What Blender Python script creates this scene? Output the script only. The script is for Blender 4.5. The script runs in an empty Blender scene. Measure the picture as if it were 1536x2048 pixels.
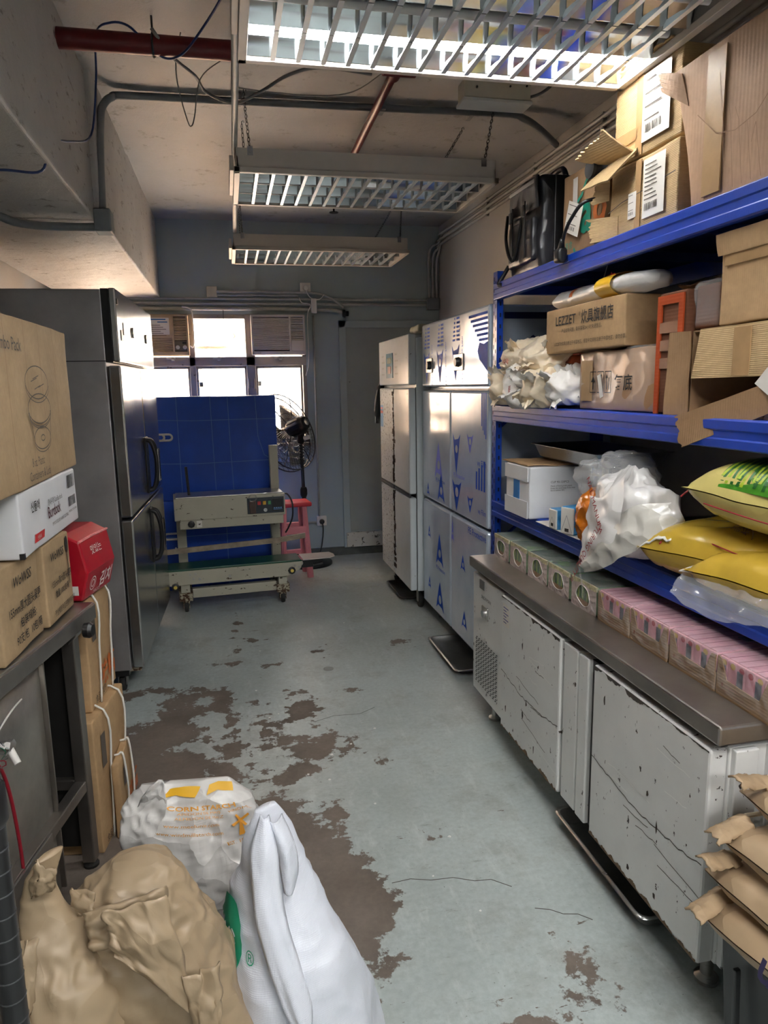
import bpy, bmesh, math, random
from mathutils import Vector, Matrix, noise
SC = bpy.context.scene
COL = SC.collection
rng = random.Random(7)
PI = math.pi
R = math.radians

# ---------------------------------------------------------------- camera
FPX = 1420.0
PITCH, YAW, ROLL = R(10.05), R(12.05), R(-1.0)
fw = Vector((math.sin(YAW) * math.cos(PITCH), math.cos(YAW) * math.cos(PITCH), -math.sin(PITCH)))
rt = Vector((math.cos(YAW), -math.sin(YAW), 0))
up = rt.cross(fw)
rt2 = rt * math.cos(ROLL) + up * math.sin(ROLL)
up2 = up * math.cos(ROLL) - rt * math.sin(ROLL)
cam = bpy.data.cameras.new('camera')
cam.sensor_fit = 'VERTICAL'
cam.sensor_height = 36.0
cam.lens = FPX / 2048 * 36.0
cam.clip_start = 0.02
camo = bpy.data.objects.new('camera', cam)
COL.objects.link(camo)
m4 = Matrix(((rt2.x, up2.x, -fw.x, 0), (rt2.y, up2.y, -fw.y, 0), (rt2.z, up2.z, -fw.z, 1.5), (0, 0, 0, 1)))
camo.matrix_world = m4
SC.camera = camo

# ---------------------------------------------------------------- world, sun, exposure
w = bpy.data.worlds.new('sky')
SC.world = w
w.use_nodes = True
bg = w.node_tree.nodes['Background']
bg.inputs[0].default_value = (0.86, 0.93, 1.0, 1)
bg.inputs[1].default_value = 7.5
sun = bpy.data.lights.new('sun', 'SUN')
sun.energy = 15.0
sun.angle = R(1.0)
sun.color = (1.0, 0.93, 0.82)
suno = bpy.data.objects.new('sun', sun)
suno.rotation_euler = (R(42), 0, R(-16))
suno.location = (0, -4, 9)
COL.objects.link(suno)
SC.view_settings.view_transform = 'Standard'
SC.view_settings.look = 'None'
SC.view_settings.gamma = 1.0
SC.view_settings.exposure = 1.85
TUBE = 45.0          # radiance of a lit fluorescent tube
# the window opening is a portal for the sky
pl = bpy.data.lights.new('window_portal', 'AREA')
pl.shape = 'RECTANGLE'
pl.size, pl.size_y = 1.75, 1.15
pl.cycles.is_portal = True
plo = bpy.data.objects.new('window_portal', pl)
plo.location = (-0.22, 6.33, 1.57)
plo.rotation_euler = (R(-90), 0, 0)
COL.objects.link(plo)

SC.cycles.use_adaptive_sampling = True
SC.cycles.adaptive_threshold = 0.03
SC.cycles.max_bounces = 6
SC.cycles.diffuse_bounces = 4
SC.cycles.glossy_bounces = 4
SC.cycles.transparent_max_bounces = 8
SC.cycles.caustics_reflective = False
SC.cycles.caustics_refractive = False

# ---------------------------------------------------------------- geometry helpers
class G:
    """collects faces of ONE mesh"""
    def __init__(s):
        s.v = []; s.f = []
    def quad(s, *p):
        n = len(s.v); s.v += [tuple(q) for q in p]; s.f.append(tuple(range(n, n + len(p)))); return s
    def box(s, x0, x1, y0, y1, z0, z1, M=None):
        n = len(s.v)
        P = [(x0, y0, z0), (x1, y0, z0), (x1, y1, z0), (x0, y1, z0), (x0, y0, z1), (x1, y0, z1), (x1, y1, z1), (x0, y1, z1)]
        if M is not None: P = [tuple(M @ Vector(p)) for p in P]
        s.v += P
        s.f += [tuple(n + i for i in q) for q in ((0, 3, 2, 1), (4, 5, 6, 7), (0, 1, 5, 4), (1, 2, 6, 5), (2, 3, 7, 6), (3, 0, 4, 7))]
        return s
    def cbox(s, c, d, M=None):
        return s.box(c[0] - d[0] / 2, c[0] + d[0] / 2, c[1] - d[1] / 2, c[1] + d[1] / 2, c[2] - d[2] / 2, c[2] + d[2] / 2, M)
    def ring(s, pts):
        n = len(s.v); s.v += [tuple(p) for p in pts]; return list(range(n, n + len(pts)))
    def bridge(s, a, b, close=True):
        k = len(a)
        for i in range(k if close else k - 1):
            j = (i + 1) % k
            s.f.append((a[i], a[j], b[j], b[i]))
    def cyl(s, p0, p1, r0, r1=None, n=14, cap=True):
        r1 = r0 if r1 is None else r1
        p0, p1 = Vector(p0), Vector(p1)
        d = (p1 - p0).normalized()
        a = d.orthogonal().normalized(); b = d.cross(a)
        A = s.ring([p0 + (a * math.cos(t) + b * math.sin(t)) * r0 for t in [2 * PI * i / n for i in range(n)]])
        B = s.ring([p1 + (a * math.cos(t) + b * math.sin(t)) * r1 for t in [2 * PI * i / n for i in range(n)]])
        s.bridge(A, B)
        if cap: s.f.append(tuple(A[::-1])); s.f.append(tuple(B))
        return s
    def tube(s, pts, r, n=8, closed=False):
        P = [Vector(p) for p in pts]
        k = len(P); nrm = None; prev = None; first = None
        for i in range(k):
            if closed: t = (P[(i + 1) % k] - P[i - 1])
            else: t = (P[min(i + 1, k - 1)] - P[max(i - 1, 0)])
            t = t.normalized() if t.length > 1e-9 else Vector((0, 0, 1))
            if nrm is None: nrm = t.orthogonal().normalized()
            else:
                nrm = nrm - t * nrm.dot(t)
                nrm = nrm.normalized() if nrm.length > 1e-6 else t.orthogonal().normalized()
            b = t.cross(nrm)
            rr = r[i] if isinstance(r, (list, tuple)) else r
            A = s.ring([P[i] + (nrm * math.cos(q) + b * math.sin(q)) * rr for q in [2 * PI * j / n for j in range(n)]])
            if prev: s.bridge(prev, A)
            else: first = A
            prev = A
        if closed: s.bridge(prev, first)
        else: s.f.append(tuple(first[::-1])); s.f.append(tuple(prev))
        return s
    def lathe(s, prof, c=(0, 0, 0), n=24, ax='z'):
        prev = None
        for r, h in prof:
            pts = []
            for i in range(n):
                t = 2 * PI * i / n
                u, q = r * math.cos(t), r * math.sin(t)
                p = (u, q, h) if ax == 'z' else ((h, u, q) if ax == 'x' else (u, h, q))
                pts.append((c[0] + p[0], c[1] + p[1], c[2] + p[2]))
            A = s.ring(pts)
            if prev: s.bridge(prev, A)
            else: s.f.append(tuple(A[::-1]))
            prev = A
        s.f.append(tuple(prev))
        return s
    def prism(s, poly, a, b, ax='y', M=None):
        """2-D outline swept from a to b along ax"""
        def P(u, q, t):
            p = Vector((u, t, q)) if ax == 'y' else (Vector((t, u, q)) if ax == 'x' else Vector((u, q, t)))
            return M @ p if M is not None else p
        A = s.ring([P(u, q, a) for u, q in poly]); B = s.ring([P(u, q, b) for u, q in poly])
        s.bridge(A, B); s.f.append(tuple(A[::-1])); s.f.append(tuple(B))
        return s
    def sheet(s, fn, nu, nv):
        """open surface from fn(u,v), u,v in 0..1"""
        n = len(s.v)
        for j in range(nv + 1):
            for i in range(nu + 1): s.v.append(tuple(fn(i / nu, j / nv)))
        for j in range(nv):
            for i in range(nu):
                a = n + j * (nu + 1) + i
                s.f.append((a, a + 1, a + nu + 2, a + nu + 1))
        return s
    def soft(s, d, n=10, r=0.01, amp=0.0, sc=6.0, seed=0.0, warp=None, c=(0, 0, 0)):
        """dented, round-edged box centred on c (z from 0 to d[2])"""
        key = {}
        def vid(p):
            k = (round(p[0], 5), round(p[1], 5), round(p[2], 5))
            if k not in key:
                q = Vector(p)
                inn = Vector([max(-d[i] / 2 + r, min(d[i] / 2 - r, q[i])) for i in range(3)])
                o = q - inn
                q2 = inn + (o.normalized() * r if o.length > 1e-9 else o)
                if amp:
                    nv = noise.noise_vector(Vector((q.x * sc + seed, q.y * sc + seed * 2, q.z * sc - seed)))
                    q2 = q2 + nv * amp
                if warp: q2 = Vector(warp(q2))
                key[k] = len(s.v)
                s.v.append((q2.x + c[0], q2.y + c[1], q2.z + d[2] / 2 + c[2]))
            return key[k]
        def ticks(L):
            k = max(3, int(n * L / max(d)) + 2)
            t = [-L / 2, -L / 2 + r * 0.5, -L / 2 + r]
            t += [-L / 2 + r + (L - 2 * r) * i / k for i in range(1, k)]
            return t + [L / 2 - r, L / 2 - r * 0.5, L / 2]
        T = [ticks(d[i]) for i in range(3)]
        for ax in range(3):
            a, b = [(1, 2), (2, 0), (0, 1)][ax]
            for sg in (-1, 1):
                for i in range(len(T[a]) - 1):
                    for j in range(len(T[b]) - 1):
                        q = []
                        for (u, v_) in ((i, j), (i + 1, j), (i + 1, j + 1), (i, j + 1)):
                            p = [0, 0, 0]; p[ax] = sg * d[ax] / 2; p[a] = T[a][u]; p[b] = T[b][v_]
                            q.append(vid(p))
                        s.f.append(tuple(q if sg > 0 else q[::-1]))
        return s
    def loft(s, rings, cap=True):
        prev = None; first = None
        for rg in rings:
            A = s.ring(rg)
            if prev: s.bridge(prev, A)
            else: first = A
            prev = A
        if cap: s.f.append(tuple(first[::-1])); s.f.append(tuple(prev))
        return s
    def mesh(s, name):
        me = bpy.data.meshes.new(name)
        me.from_pydata(s.v, [], s.f)
        me.update()
        return me

def ob(name, g, m, parent=None, smooth=False, bevel=0.0, loc=None, rot=None, label=None, solid=0.0, sub=0, kind=None, fix=True):
    """ONE mesh object; m is a material or a list"""
    me = g.mesh(name) if isinstance(g, G) else g
    if isinstance(g, G) and fix:
        bm = bmesh.new(); bm.from_mesh(me)
        bmesh.ops.recalc_face_normals(bm, faces=bm.faces)
        bm.to_mesh(me); bm.free()
    if not me.materials and m is not None:
        me.materials.append(m)
    o = bpy.data.objects.new(name, me)
    COL.objects.link(o)
    if parent is not None: o.parent = parent
    if loc is not None: o.location = loc
    if rot is not None: o.rotation_euler = rot
    if smooth:
        for p in me.polygons: p.use_smooth = True
        if smooth == 'auto':
            try: me.set_sharp_from_angle(angle=R(35))
            except Exception: pass
    if bevel:
        b = o.modifiers.new('bevel', 'BEVEL'); b.width = bevel; b.segments = 2; b.limit_method = 'ANGLE'; b.angle_limit = R(50)
    if solid:
        b = o.modifiers.new('solid', 'SOLIDIFY'); b.thickness = solid; b.offset = 0
    if sub:
        b = o.modifiers.new('sub', 'SUBSURF'); b.levels = sub; b.render_levels = sub
    if label: o['label'] = label
    if kind: o['kind'] = kind
    return o

def tag(o, label, cat, group=None):
    o['label'] = label; o['category'] = cat
    if group: o['group'] = group
    return o
def thing(name, label, cat, loc=(0, 0, 0), rz=0.0, group=None, rot=None):
    o = bpy.data.objects.new(name, None)
    o.empty_display_size = 0.05
    COL.objects.link(o)
    o.location = loc
    o.rotation_euler = rot if rot else (0, 0, rz)
    return tag(o, label, cat, group)
def struct(name, g, m, parent=None, **k):
    o = ob(name, g, m, parent, **k)
    if parent is None: o['kind'] = 'structure'
    return o
def copy_tree(o, parent=None):
    c = o.copy(); COL.objects.link(c)
    if parent is not None: c.parent = parent
    for ch in [x for x in list(o.children)]: copy_tree(ch, c)
    return c

_tc = {}
def text(s, size, m, parent, o, r, u, name='lettering', align='LEFT', sx=1.0, shear=0.0, off=0.0012, bold=0.0, sp=1.0):
    """flat lettering: origin o, reading direction r, up direction u, in the parent's space"""
    k = (s, align, shear, bold, sp, m.name)
    if k not in _tc:
        cu = bpy.data.curves.new('t', 'FONT')
        cu.body = s; cu.size = 1.0; cu.align_x = align; cu.shear = shear; cu.offset = bold; cu.resolution_u = 2; cu.space_line = sp
        t = bpy.data.objects.new('t', cu)
        me = bpy.data.meshes.new_from_object(t)
        bpy.data.objects.remove(t); bpy.data.curves.remove(cu)
        me.name = 'lettering'; me.materials.clear(); me.materials.append(m)
        _tc[k] = me
    ob_ = bpy.data.objects.new(name, _tc[k])
    COL.objects.link(ob_)
    ob_.parent = parent
    r = Vector(r).normalized(); u = Vector(u); u = (u - r * u.dot(r)).normalized(); n = r.cross(u)
    M = Matrix(((r.x, u.x, n.x, 0), (r.y, u.y, n.y, 0), (r.z, u.z, n.z, 0), (0, 0, 0, 1)))
    M.translation = Vector(o) + n * off
    ob_.matrix_local = M @ Matrix.Diagonal((size * sx, size, size, 1))
    return ob_
class Pl:
    """a plane for print and stickers: point at (a,b)"""
    def __init__(s, o, r, u):
        s.o = Vector(o); s.r = Vector(r).normalized(); s.u = Vector(u).normalized(); s.n = s.r.cross(s.u)
    def at(s, a, b, h=0.0): return s.o + s.r * a + s.u * b + s.n * h
    def text(s, t, a, b, size, m, parent, **k): return text(t, size, m, parent, s.at(a, b), s.r, s.u, **k)
    def poly(s, g, pts, h=0.001): g.quad(*[s.at(a, b, h) for a, b in pts]); return g
    def rect(s, g, a0, a1, b0, b1, h=0.001): return s.poly(g, [(a0, b0), (a1, b0), (a1, b1), (a0, b1)], h)
    def slab(s, g, a0, a1, b0, b1, h0, h1):
        P = [s.at(a, b, h) for h in (h0, h1) for a, b in ((a0, b0), (a1, b0), (a1, b1), (a0, b1))]
        n = len(g.v); g.v += [tuple(p) for p in P]
        g.f += [tuple(n + i for i in q) for q in ((0, 3, 2, 1), (4, 5, 6, 7), (0, 1, 5, 4), (1, 2, 6, 5), (2, 3, 7, 6), (3, 0, 4, 7))]
        return g
    def line(s, g, pts, wd, h=0.0012):
        """a drawn line of width wd"""
        for (a, b), (c, d) in zip(pts[:-1], pts[1:]):
            L = math.hypot(c - a, d - b)
            if L < 1e-6: continue
            nx, ny = -(d - b) / L * wd / 2, (c - a) / L * wd / 2
            s.poly(g, [(a - nx, b - ny), (c - nx, d - ny), (c + nx, d + ny), (a + nx, b + ny)], h)
        return g
    def oval(s, g, ca, cb, ra, rb, wd, n=28, a0=0.0, a1=2 * PI):
        return s.line(g, [(ca + ra * math.cos(a0 + (a1 - a0) * i / n), cb + rb * math.sin(a0 + (a1 - a0) * i / n)) for i in range(n + 1)], wd)
def bars(P, g, a, b, wd, ht, seed, vert=True, n=14):
    """barcode"""
    q = random.Random(seed); x = 0.0
    while x < wd:
        t = wd / n * q.choice((0.3, 0.5, 0.9))
        P.rect(g, a + x, a + min(wd, x + t), b, b + ht); x += t + wd / n * q.choice((0.3, 0.5, 0.7))
def arc(c, r, a0, a1, n, ax='xz'):
    out = []
    for i in range(n + 1):
        t = a0 + (a1 - a0) * i / n
        p = [c[0], c[1], c[2]]
        i0, i1 = 'xyz'.index(ax[0]), 'xyz'.index(ax[1])
        p[i0] += r * math.cos(t); p[i1] += r * math.sin(t)
        out.append(tuple(p))
    return out
def smooth_path(pts, k=6):
    P = [Vector(p) for p in pts]; out = []
    for i in range(len(P) - 1):
        a = P[max(i - 1, 0)]; b = P[i]; c = P[i + 1]; d = P[min(i + 2, len(P) - 1)]
        for j in range(k):
            t = j / k
            out.append(0.5 * ((2 * b) + (c - a) * t + (2 * a - 5 * b + 4 * c - d) * t * t + (3 * b - a - 3 * c + d) * t ** 3))
    out.append(P[-1])
    return out

# ---------------------------------------------------------------- materials
def S(*c):
    """sRGB 0..255 to linear"""
    if len(c) == 1: c = c * 3
    return tuple(((x / 255) / 12.92 if x / 255 <= 0.04045 else ((x / 255 + 0.055) / 1.055) ** 2.4) for x in c)
def nt(name):
    m = bpy.data.materials.new(name); m.use_nodes = True
    t = m.node_tree
    return m, t, t.nodes['Principled BSDF']
def nd(t, kind, **k):
    n = t.nodes.new(kind)
    for a, b in k.items():
        if a.startswith('i_'): n.inputs[a[2:].replace('_', ' ')].default_value = b
        else: setattr(n, a, b)
    return n
def coords(t, scale=(1, 1, 1), kind='Object', rot=(0, 0, 0)):
    c = nd(t, 'ShaderNodeTexCoord'); mp = nd(t, 'ShaderNodeMapping')
    mp.inputs['Scale'].default_value = scale; mp.inputs['Rotation'].default_value = rot
    t.links.new(c.outputs[kind], mp.inputs[0])
    return mp.outputs[0]
def fac_noise(t, vec, scale, detail=4.0, rough=0.6):
    n = nd(t, 'ShaderNodeTexNoise'); n.inputs['Scale'].default_value = scale; n.inputs['Detail'].default_value = min(detail, 6.0); n.inputs['Roughness'].default_value = rough
    t.links.new(vec, n.inputs['Vector'])
    return n.outputs[0]
def ramp(t, fac, *stops):
    r = nd(t, 'ShaderNodeValToRGB'); e = r.color_ramp.elements
    while len(e) < len(stops): e.new(0.5)
    for q, (p, c) in zip(e, stops):
        q.position = p; q.color = (*c, 1) if len(c) == 3 else c
    t.links.new(fac, r.inputs[0])
    return r.outputs[0]
def mix(t, fac, a, b, mode='MIX'):
    n = nd(t, 'ShaderNodeMix', data_type='RGBA', blend_type=mode)
    for s_, x in ((0, fac), (6, a), (7, b)):
        if isinstance(x, (int, float)): n.inputs[s_].default_value = x
        elif isinstance(x, tuple): n.inputs[s_].default_value = (*x, 1)
        else: t.links.new(x, n.inputs[s_])
    return n.outputs[2]
def math_(t, op, a, b=0.0, c=0.0, clamp=False):
    n = nd(t, 'ShaderNodeMath', operation=op); n.use_clamp = clamp
    for i, x in enumerate((a, b, c)):
        if isinstance(x, (int, float)): n.inputs[i].default_value = x
        else: t.links.new(x, n.inputs[i])
    return n.outputs[0]
def bump(t, p, h, strength=0.3, dist=0.01):
    b = nd(t, 'ShaderNodeBump'); b.inputs['Strength'].default_value = strength; b.inputs['Distance'].default_value = dist
    t.links.new(h, b.inputs['Height']); t.links.new(b.outputs[0], p.inputs['Normal'])
_mc = {}
def pm(name, col, rough=0.5, metal=0.0, var=0.0, vs=8.0, bs=0.0, bsc=60.0, bd=0.003, stretch=(1, 1, 1), alpha=1.0, emit=None, es=0.0, coat=0.0, spec=0.5, rvar=0.0):
    """plain procedural material: colour with noise variation, fine relief"""
    if name in _mc: return _mc[name]
    m, t, p = nt(name)
    p.inputs['Roughness'].default_value = rough; p.inputs['Metallic'].default_value = metal
    p.inputs['Specular IOR Level'].default_value = spec
    p.inputs['Coat Weight'].default_value = coat; p.inputs['Coat Roughness'].default_value = 0.1
    v = coords(t, stretch)
    f = fac_noise(t, v, vs)
    if var:
        lo = tuple(max(0, c * (1 - var)) for c in col); hi = tuple(min(1, c * (1 + var)) for c in col)
        t.links.new(ramp(t, f, (0.3, lo), (0.7, hi)), p.inputs['Base Color'])
    else: p.inputs['Base Color'].default_value = (*col, 1)
    if rvar: t.links.new(math_(t, 'MULTIPLY_ADD', f, rvar * 2, rough - rvar, True), p.inputs['Roughness'])
    if bs: bump(t, p, fac_noise(t, v, bsc, 5.0), bs, bd)
    if alpha < 1: p.inputs['Alpha'].default_value = alpha
    if emit: p.inputs['Emission Color'].default_value = (*emit, 1); p.inputs['Emission Strength'].default_value = es
    _mc[name] = m
    return m

def cardboard(name, c, ribs=90.0, rax=(1, 0, 0), rs=0.25, crum=0.0):
    m, t, p = nt(name)
    v = coords(t)
    f = fac_noise(t, v, 7.0, 6.0); f2 = fac_noise(t, v, 60.0, 3.0)
    a = ramp(t, f, (0.3, tuple(x * 0.86 for x in c)), (0.7, tuple(min(1, x * 1.1) for x in c)))
    a = mix(t, 0.12, a, ramp(t, f2, (0.3, (0.2, 0.2, 0.2)), (0.7, (1, 1, 1))), 'MULTIPLY')
    t.links.new(a, p.inputs['Base Color'])
    p.inputs['Roughness'].default_value = 0.72
    p.inputs['Specular IOR Level'].default_value = 0.25
    wv = nd(t, 'ShaderNodeTexWave', wave_type='BANDS'); wv.inputs['Scale'].default_value = ribs / 6.28; wv.inputs['Distortion'].default_value = 0.0; wv.inputs['Detail'].default_value = 0.0; wv.inputs['Detail Scale'].default_value = 1.0
    wv.bands_direction = 'X' if rax[0] else ('Y' if rax[1] else 'Z')
    t.links.new(v, wv.inputs['Vector'])
    h = math_(t, 'MULTIPLY_ADD', fac_noise(t, v, 14.0, 4.0), 2.0 + crum * 6, wv.outputs[1])
    bump(t, p, h, rs, 0.004)
    return m
def crumple(name, c, rough=0.5, sc=9.0, strength=0.6, dist=0.02, var=0.12, trans=0.0, sheen=0.0, alpha=1.0, weave=0.0):
    """creased paper or plastic: facets from distorted cells"""
    m, t, p = nt(name)
    v = coords(t)
    nz = nd(t, 'ShaderNodeTexNoise'); nz.inputs['Scale'].default_value = sc * 0.6; nz.inputs['Detail'].default_value = 2.0
    t.links.new(v, nz.inputs['Vector'])
    vm = nd(t, 'ShaderNodeVectorMath', operation='MULTIPLY_ADD'); t.links.new(nz.outputs[1], vm.inputs[0]); vm.inputs[1].default_value = (0.12, 0.12, 0.12); t.links.new(v, vm.inputs[2])
    vo = nd(t, 'ShaderNodeTexVoronoi', feature='F1'); vo.inputs['Scale'].default_value = sc
    t.links.new(vm.outputs[0], vo.inputs['Vector'])
    h = math_(t, 'MULTIPLY_ADD', nz.outputs[0], 0.5, vo.outputs['Distance'])
    if weave:
        ws = []
        for d in 'XZ':
            wv = nd(t, 'ShaderNodeTexWave', wave_type='BANDS'); wv.bands_direction = d; wv.inputs['Scale'].default_value = 110.0; wv.inputs['Distortion'].default_value = 0.3
            t.links.new(v, wv.inputs['Vector']); ws.append(wv.outputs[1])
        h = math_(t, 'MULTIPLY_ADD', math_(t, 'ADD', ws[0], ws[1]), weave, h)
    f = fac_noise(t, v, 6.0, 5.0)
    t.links.new(ramp(t, f, (0.3, tuple(x * (1 - var) for x in c)), (0.7, tuple(min(1, x * (1 + var)) for x in c))), p.inputs['Base Color'])
    p.inputs['Roughness'].default_value = rough
    p.inputs['Alpha'].default_value = alpha
    bump(t, p, h, strength, dist)
    return m
def steel(name, c=(0.55, 0.55, 0.54), rough=0.28, ax=(1, 1, 40), grime=0.25, warp=0.0):
    """brushed stainless with smears"""
    m, t, p = nt(name)
    p.inputs['Metallic'].default_value = 0.92
    v = coords(t, ax); v0 = coords(t)
    f = fac_noise(t, v, 30.0, 4.0); g_ = fac_noise(t, v0, 4.0, 6.0)
    col = ramp(t, g_, (0.3, tuple(x * (1 - grime) for x in c)), (0.7, c))
    t.links.new(col, p.inputs['Base Color'])
    r = math_(t, 'MULTIPLY_ADD', f, 0.12, rough - 0.06)
    r = math_(t, 'MULTIPLY_ADD', g_, 0.14, math_(t, 'ADD', r, -0.07), True)
    t.links.new(r, p.inputs['Roughness'])
    h = math_(t, 'MULTIPLY_ADD', fac_noise(t, v0, 2.2, 1.0), warp * 60, f)
    bump(t, p, h, 0.08, 0.004)
    return m
def chipped(name, c, rough=0.4, amt=0.62, sc=(3, 3, 14), under=(0.05, 0.045, 0.04)):
    """painted sheet with scratches and chips"""
    m, t, p = nt(name)
    v = coords(t); v1 = coords(t, sc)
    f = fac_noise(t, v, 5.0, 6.0); ch = fac_noise(t, v1, 7.0, 9.0, 0.65); fine = fac_noise(t, v, 45.0, 4.0)
    base = ramp(t, f, (0.3, tuple(x * 0.88 for x in c)), (0.7, c))
    k = ramp(t, math_(t, 'MULTIPLY_ADD', fine, 0.12, ch), (amt + 0.04, (0, 0, 0)), (amt + 0.05, (1, 1, 1)))
    t.links.new(mix(t, k, base, under), p.inputs['Base Color'])
    t.links.new(math_(t, 'MULTIPLY_ADD', k, 0.3, rough), p.inputs['Roughness'])
    bump(t, p, math_(t, 'SUBTRACT', 1.0, k), 0.4, 0.002)
    return m
def plaster(name, c, var=0.08, bs=0.25, stain=None):
    m, t, p = nt(name)
    v = coords(t)
    f = fac_noise(t, v, 1.7, 8.0, 0.62); g_ = fac_noise(t, v, 26.0, 6.0)
    col = ramp(t, f, (0.3, tuple(x * (1 - var) for x in c)), (0.72, tuple(min(1, x * (1 + var)) for x in c)))
    if stain:
        st = fac_noise(t, coords(t, (3, 3, 9)), 3.3, 9.0, 0.7)
        col = mix(t, ramp(t, st, (0.585, (0, 0, 0)), (0.66, (0.85, 0.85, 0.85))), col, stain)
    t.links.new(col, p.inputs['Base Color'])
    p.inputs['Roughness'].default_value = 0.6
    bump(t, p, math_(t, 'MULTIPLY_ADD', fac_noise(t, v, 130.0, 3.0), 0.4, g_), bs, 0.006)
    return m

WALLBLUE = plaster('wall_paint_blue_grey', S(166, 180, 184), 0.06, 0.12)
WALLPALE = plaster('wall_paint_pale', S(184, 182, 178), 0.06, 0.2)
CEIL = plaster('ceiling_paint', S(172, 173, 174), 0.10, 0.4, S(140, 138, 134))
BEAM = plaster('beam_concrete_paint', S(192, 190, 187), 0.12, 0.6, S(120, 112, 104))
STEEL = steel('stainless_brushed', S(186, 184, 180), 0.3, (1, 1, 40), 0.3)
STEELV = steel('stainless_door', S(196, 196, 196), 0.2, (1, 40, 1), 0.25, 0.5)
STEELD = steel('stainless_dull_side', S(186, 183, 184), 0.46, (1, 40, 1), 0.3, 1.0)
STEELT = steel('stainless_worktop', S(172, 166, 160), 0.34, (40, 1, 1), 0.35)
MIRROR = pm('louver_mirror', S(225, 232, 236), 0.13, 1.0, 0.05)
CHROME = pm('chrome', S(220, 220, 222), 0.1, 1.0)
BLACKP = pm('black_plastic', S(24, 24, 26), 0.4, var=0.2)
BLACKM = pm('black_painted_metal', S(28, 28, 30), 0.35, var=0.2)
RUBBER = pm('dark_rubber', S(30, 29, 28), 0.7, var=0.3)
DARKGREY = pm('dark_grey_plastic', S(58, 60, 62), 0.45, var=0.15)
WHITEP = pm('white_plastic', S(226, 224, 218), 0.4, var=0.04)
IVORY = pm('ivory_plastic', S(214, 206, 186), 0.45, var=0.08)
CONDUIT = pm('conduit_paint', S(176, 178, 176), 0.45, var=0.08, vs=20)
CONDUITD = pm('conduit_dark_grey', S(132, 138, 142), 0.5, var=0.1, vs=12)
REDPIPE = pm('red_pipe_paint', S(104, 22, 26), 0.4, var=0.3, vs=16)
BLUERACK = pm('blue_powder_coat', S(22, 66, 172), 0.33, var=0.12, vs=10, bs=0.1, bsc=200, coat=0.2)
DECK = pm('dark_blue_deck', S(24, 44, 104), 0.5, var=0.25)
INK = pm('black_ink', S(40, 36, 34), 0.8)
INKG = pm('grey_ink', S(92, 84, 76), 0.8)
PAPER = pm('label_paper', S(226, 222, 214), 0.6, var=0.05)
TAPE = pm('packing_tape', S(170, 138, 98), 0.45, var=0.12, vs=12, spec=.2)
CLEAR = crumple('clear_wrap', (0.92, 0.93, 0.94), 0.12, 14.0, 0.5, 0.015, 0.02, alpha=0.16)
WIRE = pm('steel_wire', S(150, 150, 150), 0.35, 1.0)

# ================================================================ ROOM SHELL
X0, X1, Y0, Y1, ZC = -1.32, 1.86, -3.4, 6.23, 2.85
# floor: painted concrete; 'wear' = how far inside a worn patch (metres)
WEAR = [(-0.75, 3.62), (-0.47, 3.58), (-0.07, 3.51), (-0.05, 3.24), (-0.05, 2.94), (-0.055, 2.50), (0.109, 2.465), (0.236, 2.274), (0.32, 2.138), (0.334, 2.03), (0.405, 1.904), (0.396, 1.767), (0.374, 1.704), (0.294, 1.659), (0.262, 1.631), (0.273, 1.516), (0.22, 1.40), (0.2, 0.7), (-0.9, 0.6), (-1.0, 3.0)]
def sdf(p, poly):
    d = 1e9; ins = False; n = len(poly)
    for i in range(n):
        a = poly[i]; b = poly[(i + 1) % n]
        ex, ey = b[0] - a[0], b[1] - a[1]
        t = max(0, min(1, ((p[0] - a[0]) * ex + (p[1] - a[1]) * ey) / (ex * ex + ey * ey)))
        d = min(d, math.hypot(p[0] - a[0] - ex * t, p[1] - a[1] - ey * t))
        if (a[1] > p[1]) != (b[1] > p[1]) and p[0] < (b[0] - a[0]) * (p[1] - a[1]) / (b[1] - a[1]) + a[0]: ins = not ins
    return d if ins else -d
BLOB = [(-0.02, 4.54, .02, .09), (-0.02, 4.34, .02, .05), (-0.04, 4.04, .03, .06), (0.25, 3.36, .05, .06), (0.26, 3.14, .09, .13), (0.14, 2.87, .07, .12), (0.27, 2.77, .10, .12), (0.10, 3.04, .05, .1), (0.14, 2.58, .09, .06), (0.27, 2.30, .07, .07), (0.09, 4.17, .05, .03), (0.15, 3.75, .06, .02), (-0.10, 3.82, .06, .03), (0.35, 2.84, .05, .1), (0.43, 2.78, .05, .07), (0.2, 2.62, .1, .08), (0.05, 3.3, .05, .05), (0.02, 2.75, .03, .2), (0.62, 1.32, .14, .07), (0.72, 1.18, .09, .12), (0.52, 1.22, .07, .07), (0.80, 1.45, .05, .1), (0.93, 3.9, .05, .05), (0.5, 3.3, .05, .04), (0.55, 2.6, .04, .04), (.45, 3.9, .03, .05), (.6, 2.1, .03, .03), (.3, 1.62, .06, .04)]
ISL = [(-0.20, 3.36, .06, .07), (-0.16, 3.16, .09, .07), (-0.13, 2.98, .05, .16), (-0.2, 2.92, .09, .05), (-0.52, 3.32, .13, .17), (-0.42, 3.47, .1, .05), (-0.6, 3.12, .06, .12), (0.29, 1.87, .0, .0)]
nx, ny = 100, 300
g = G(); vals = []
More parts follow.
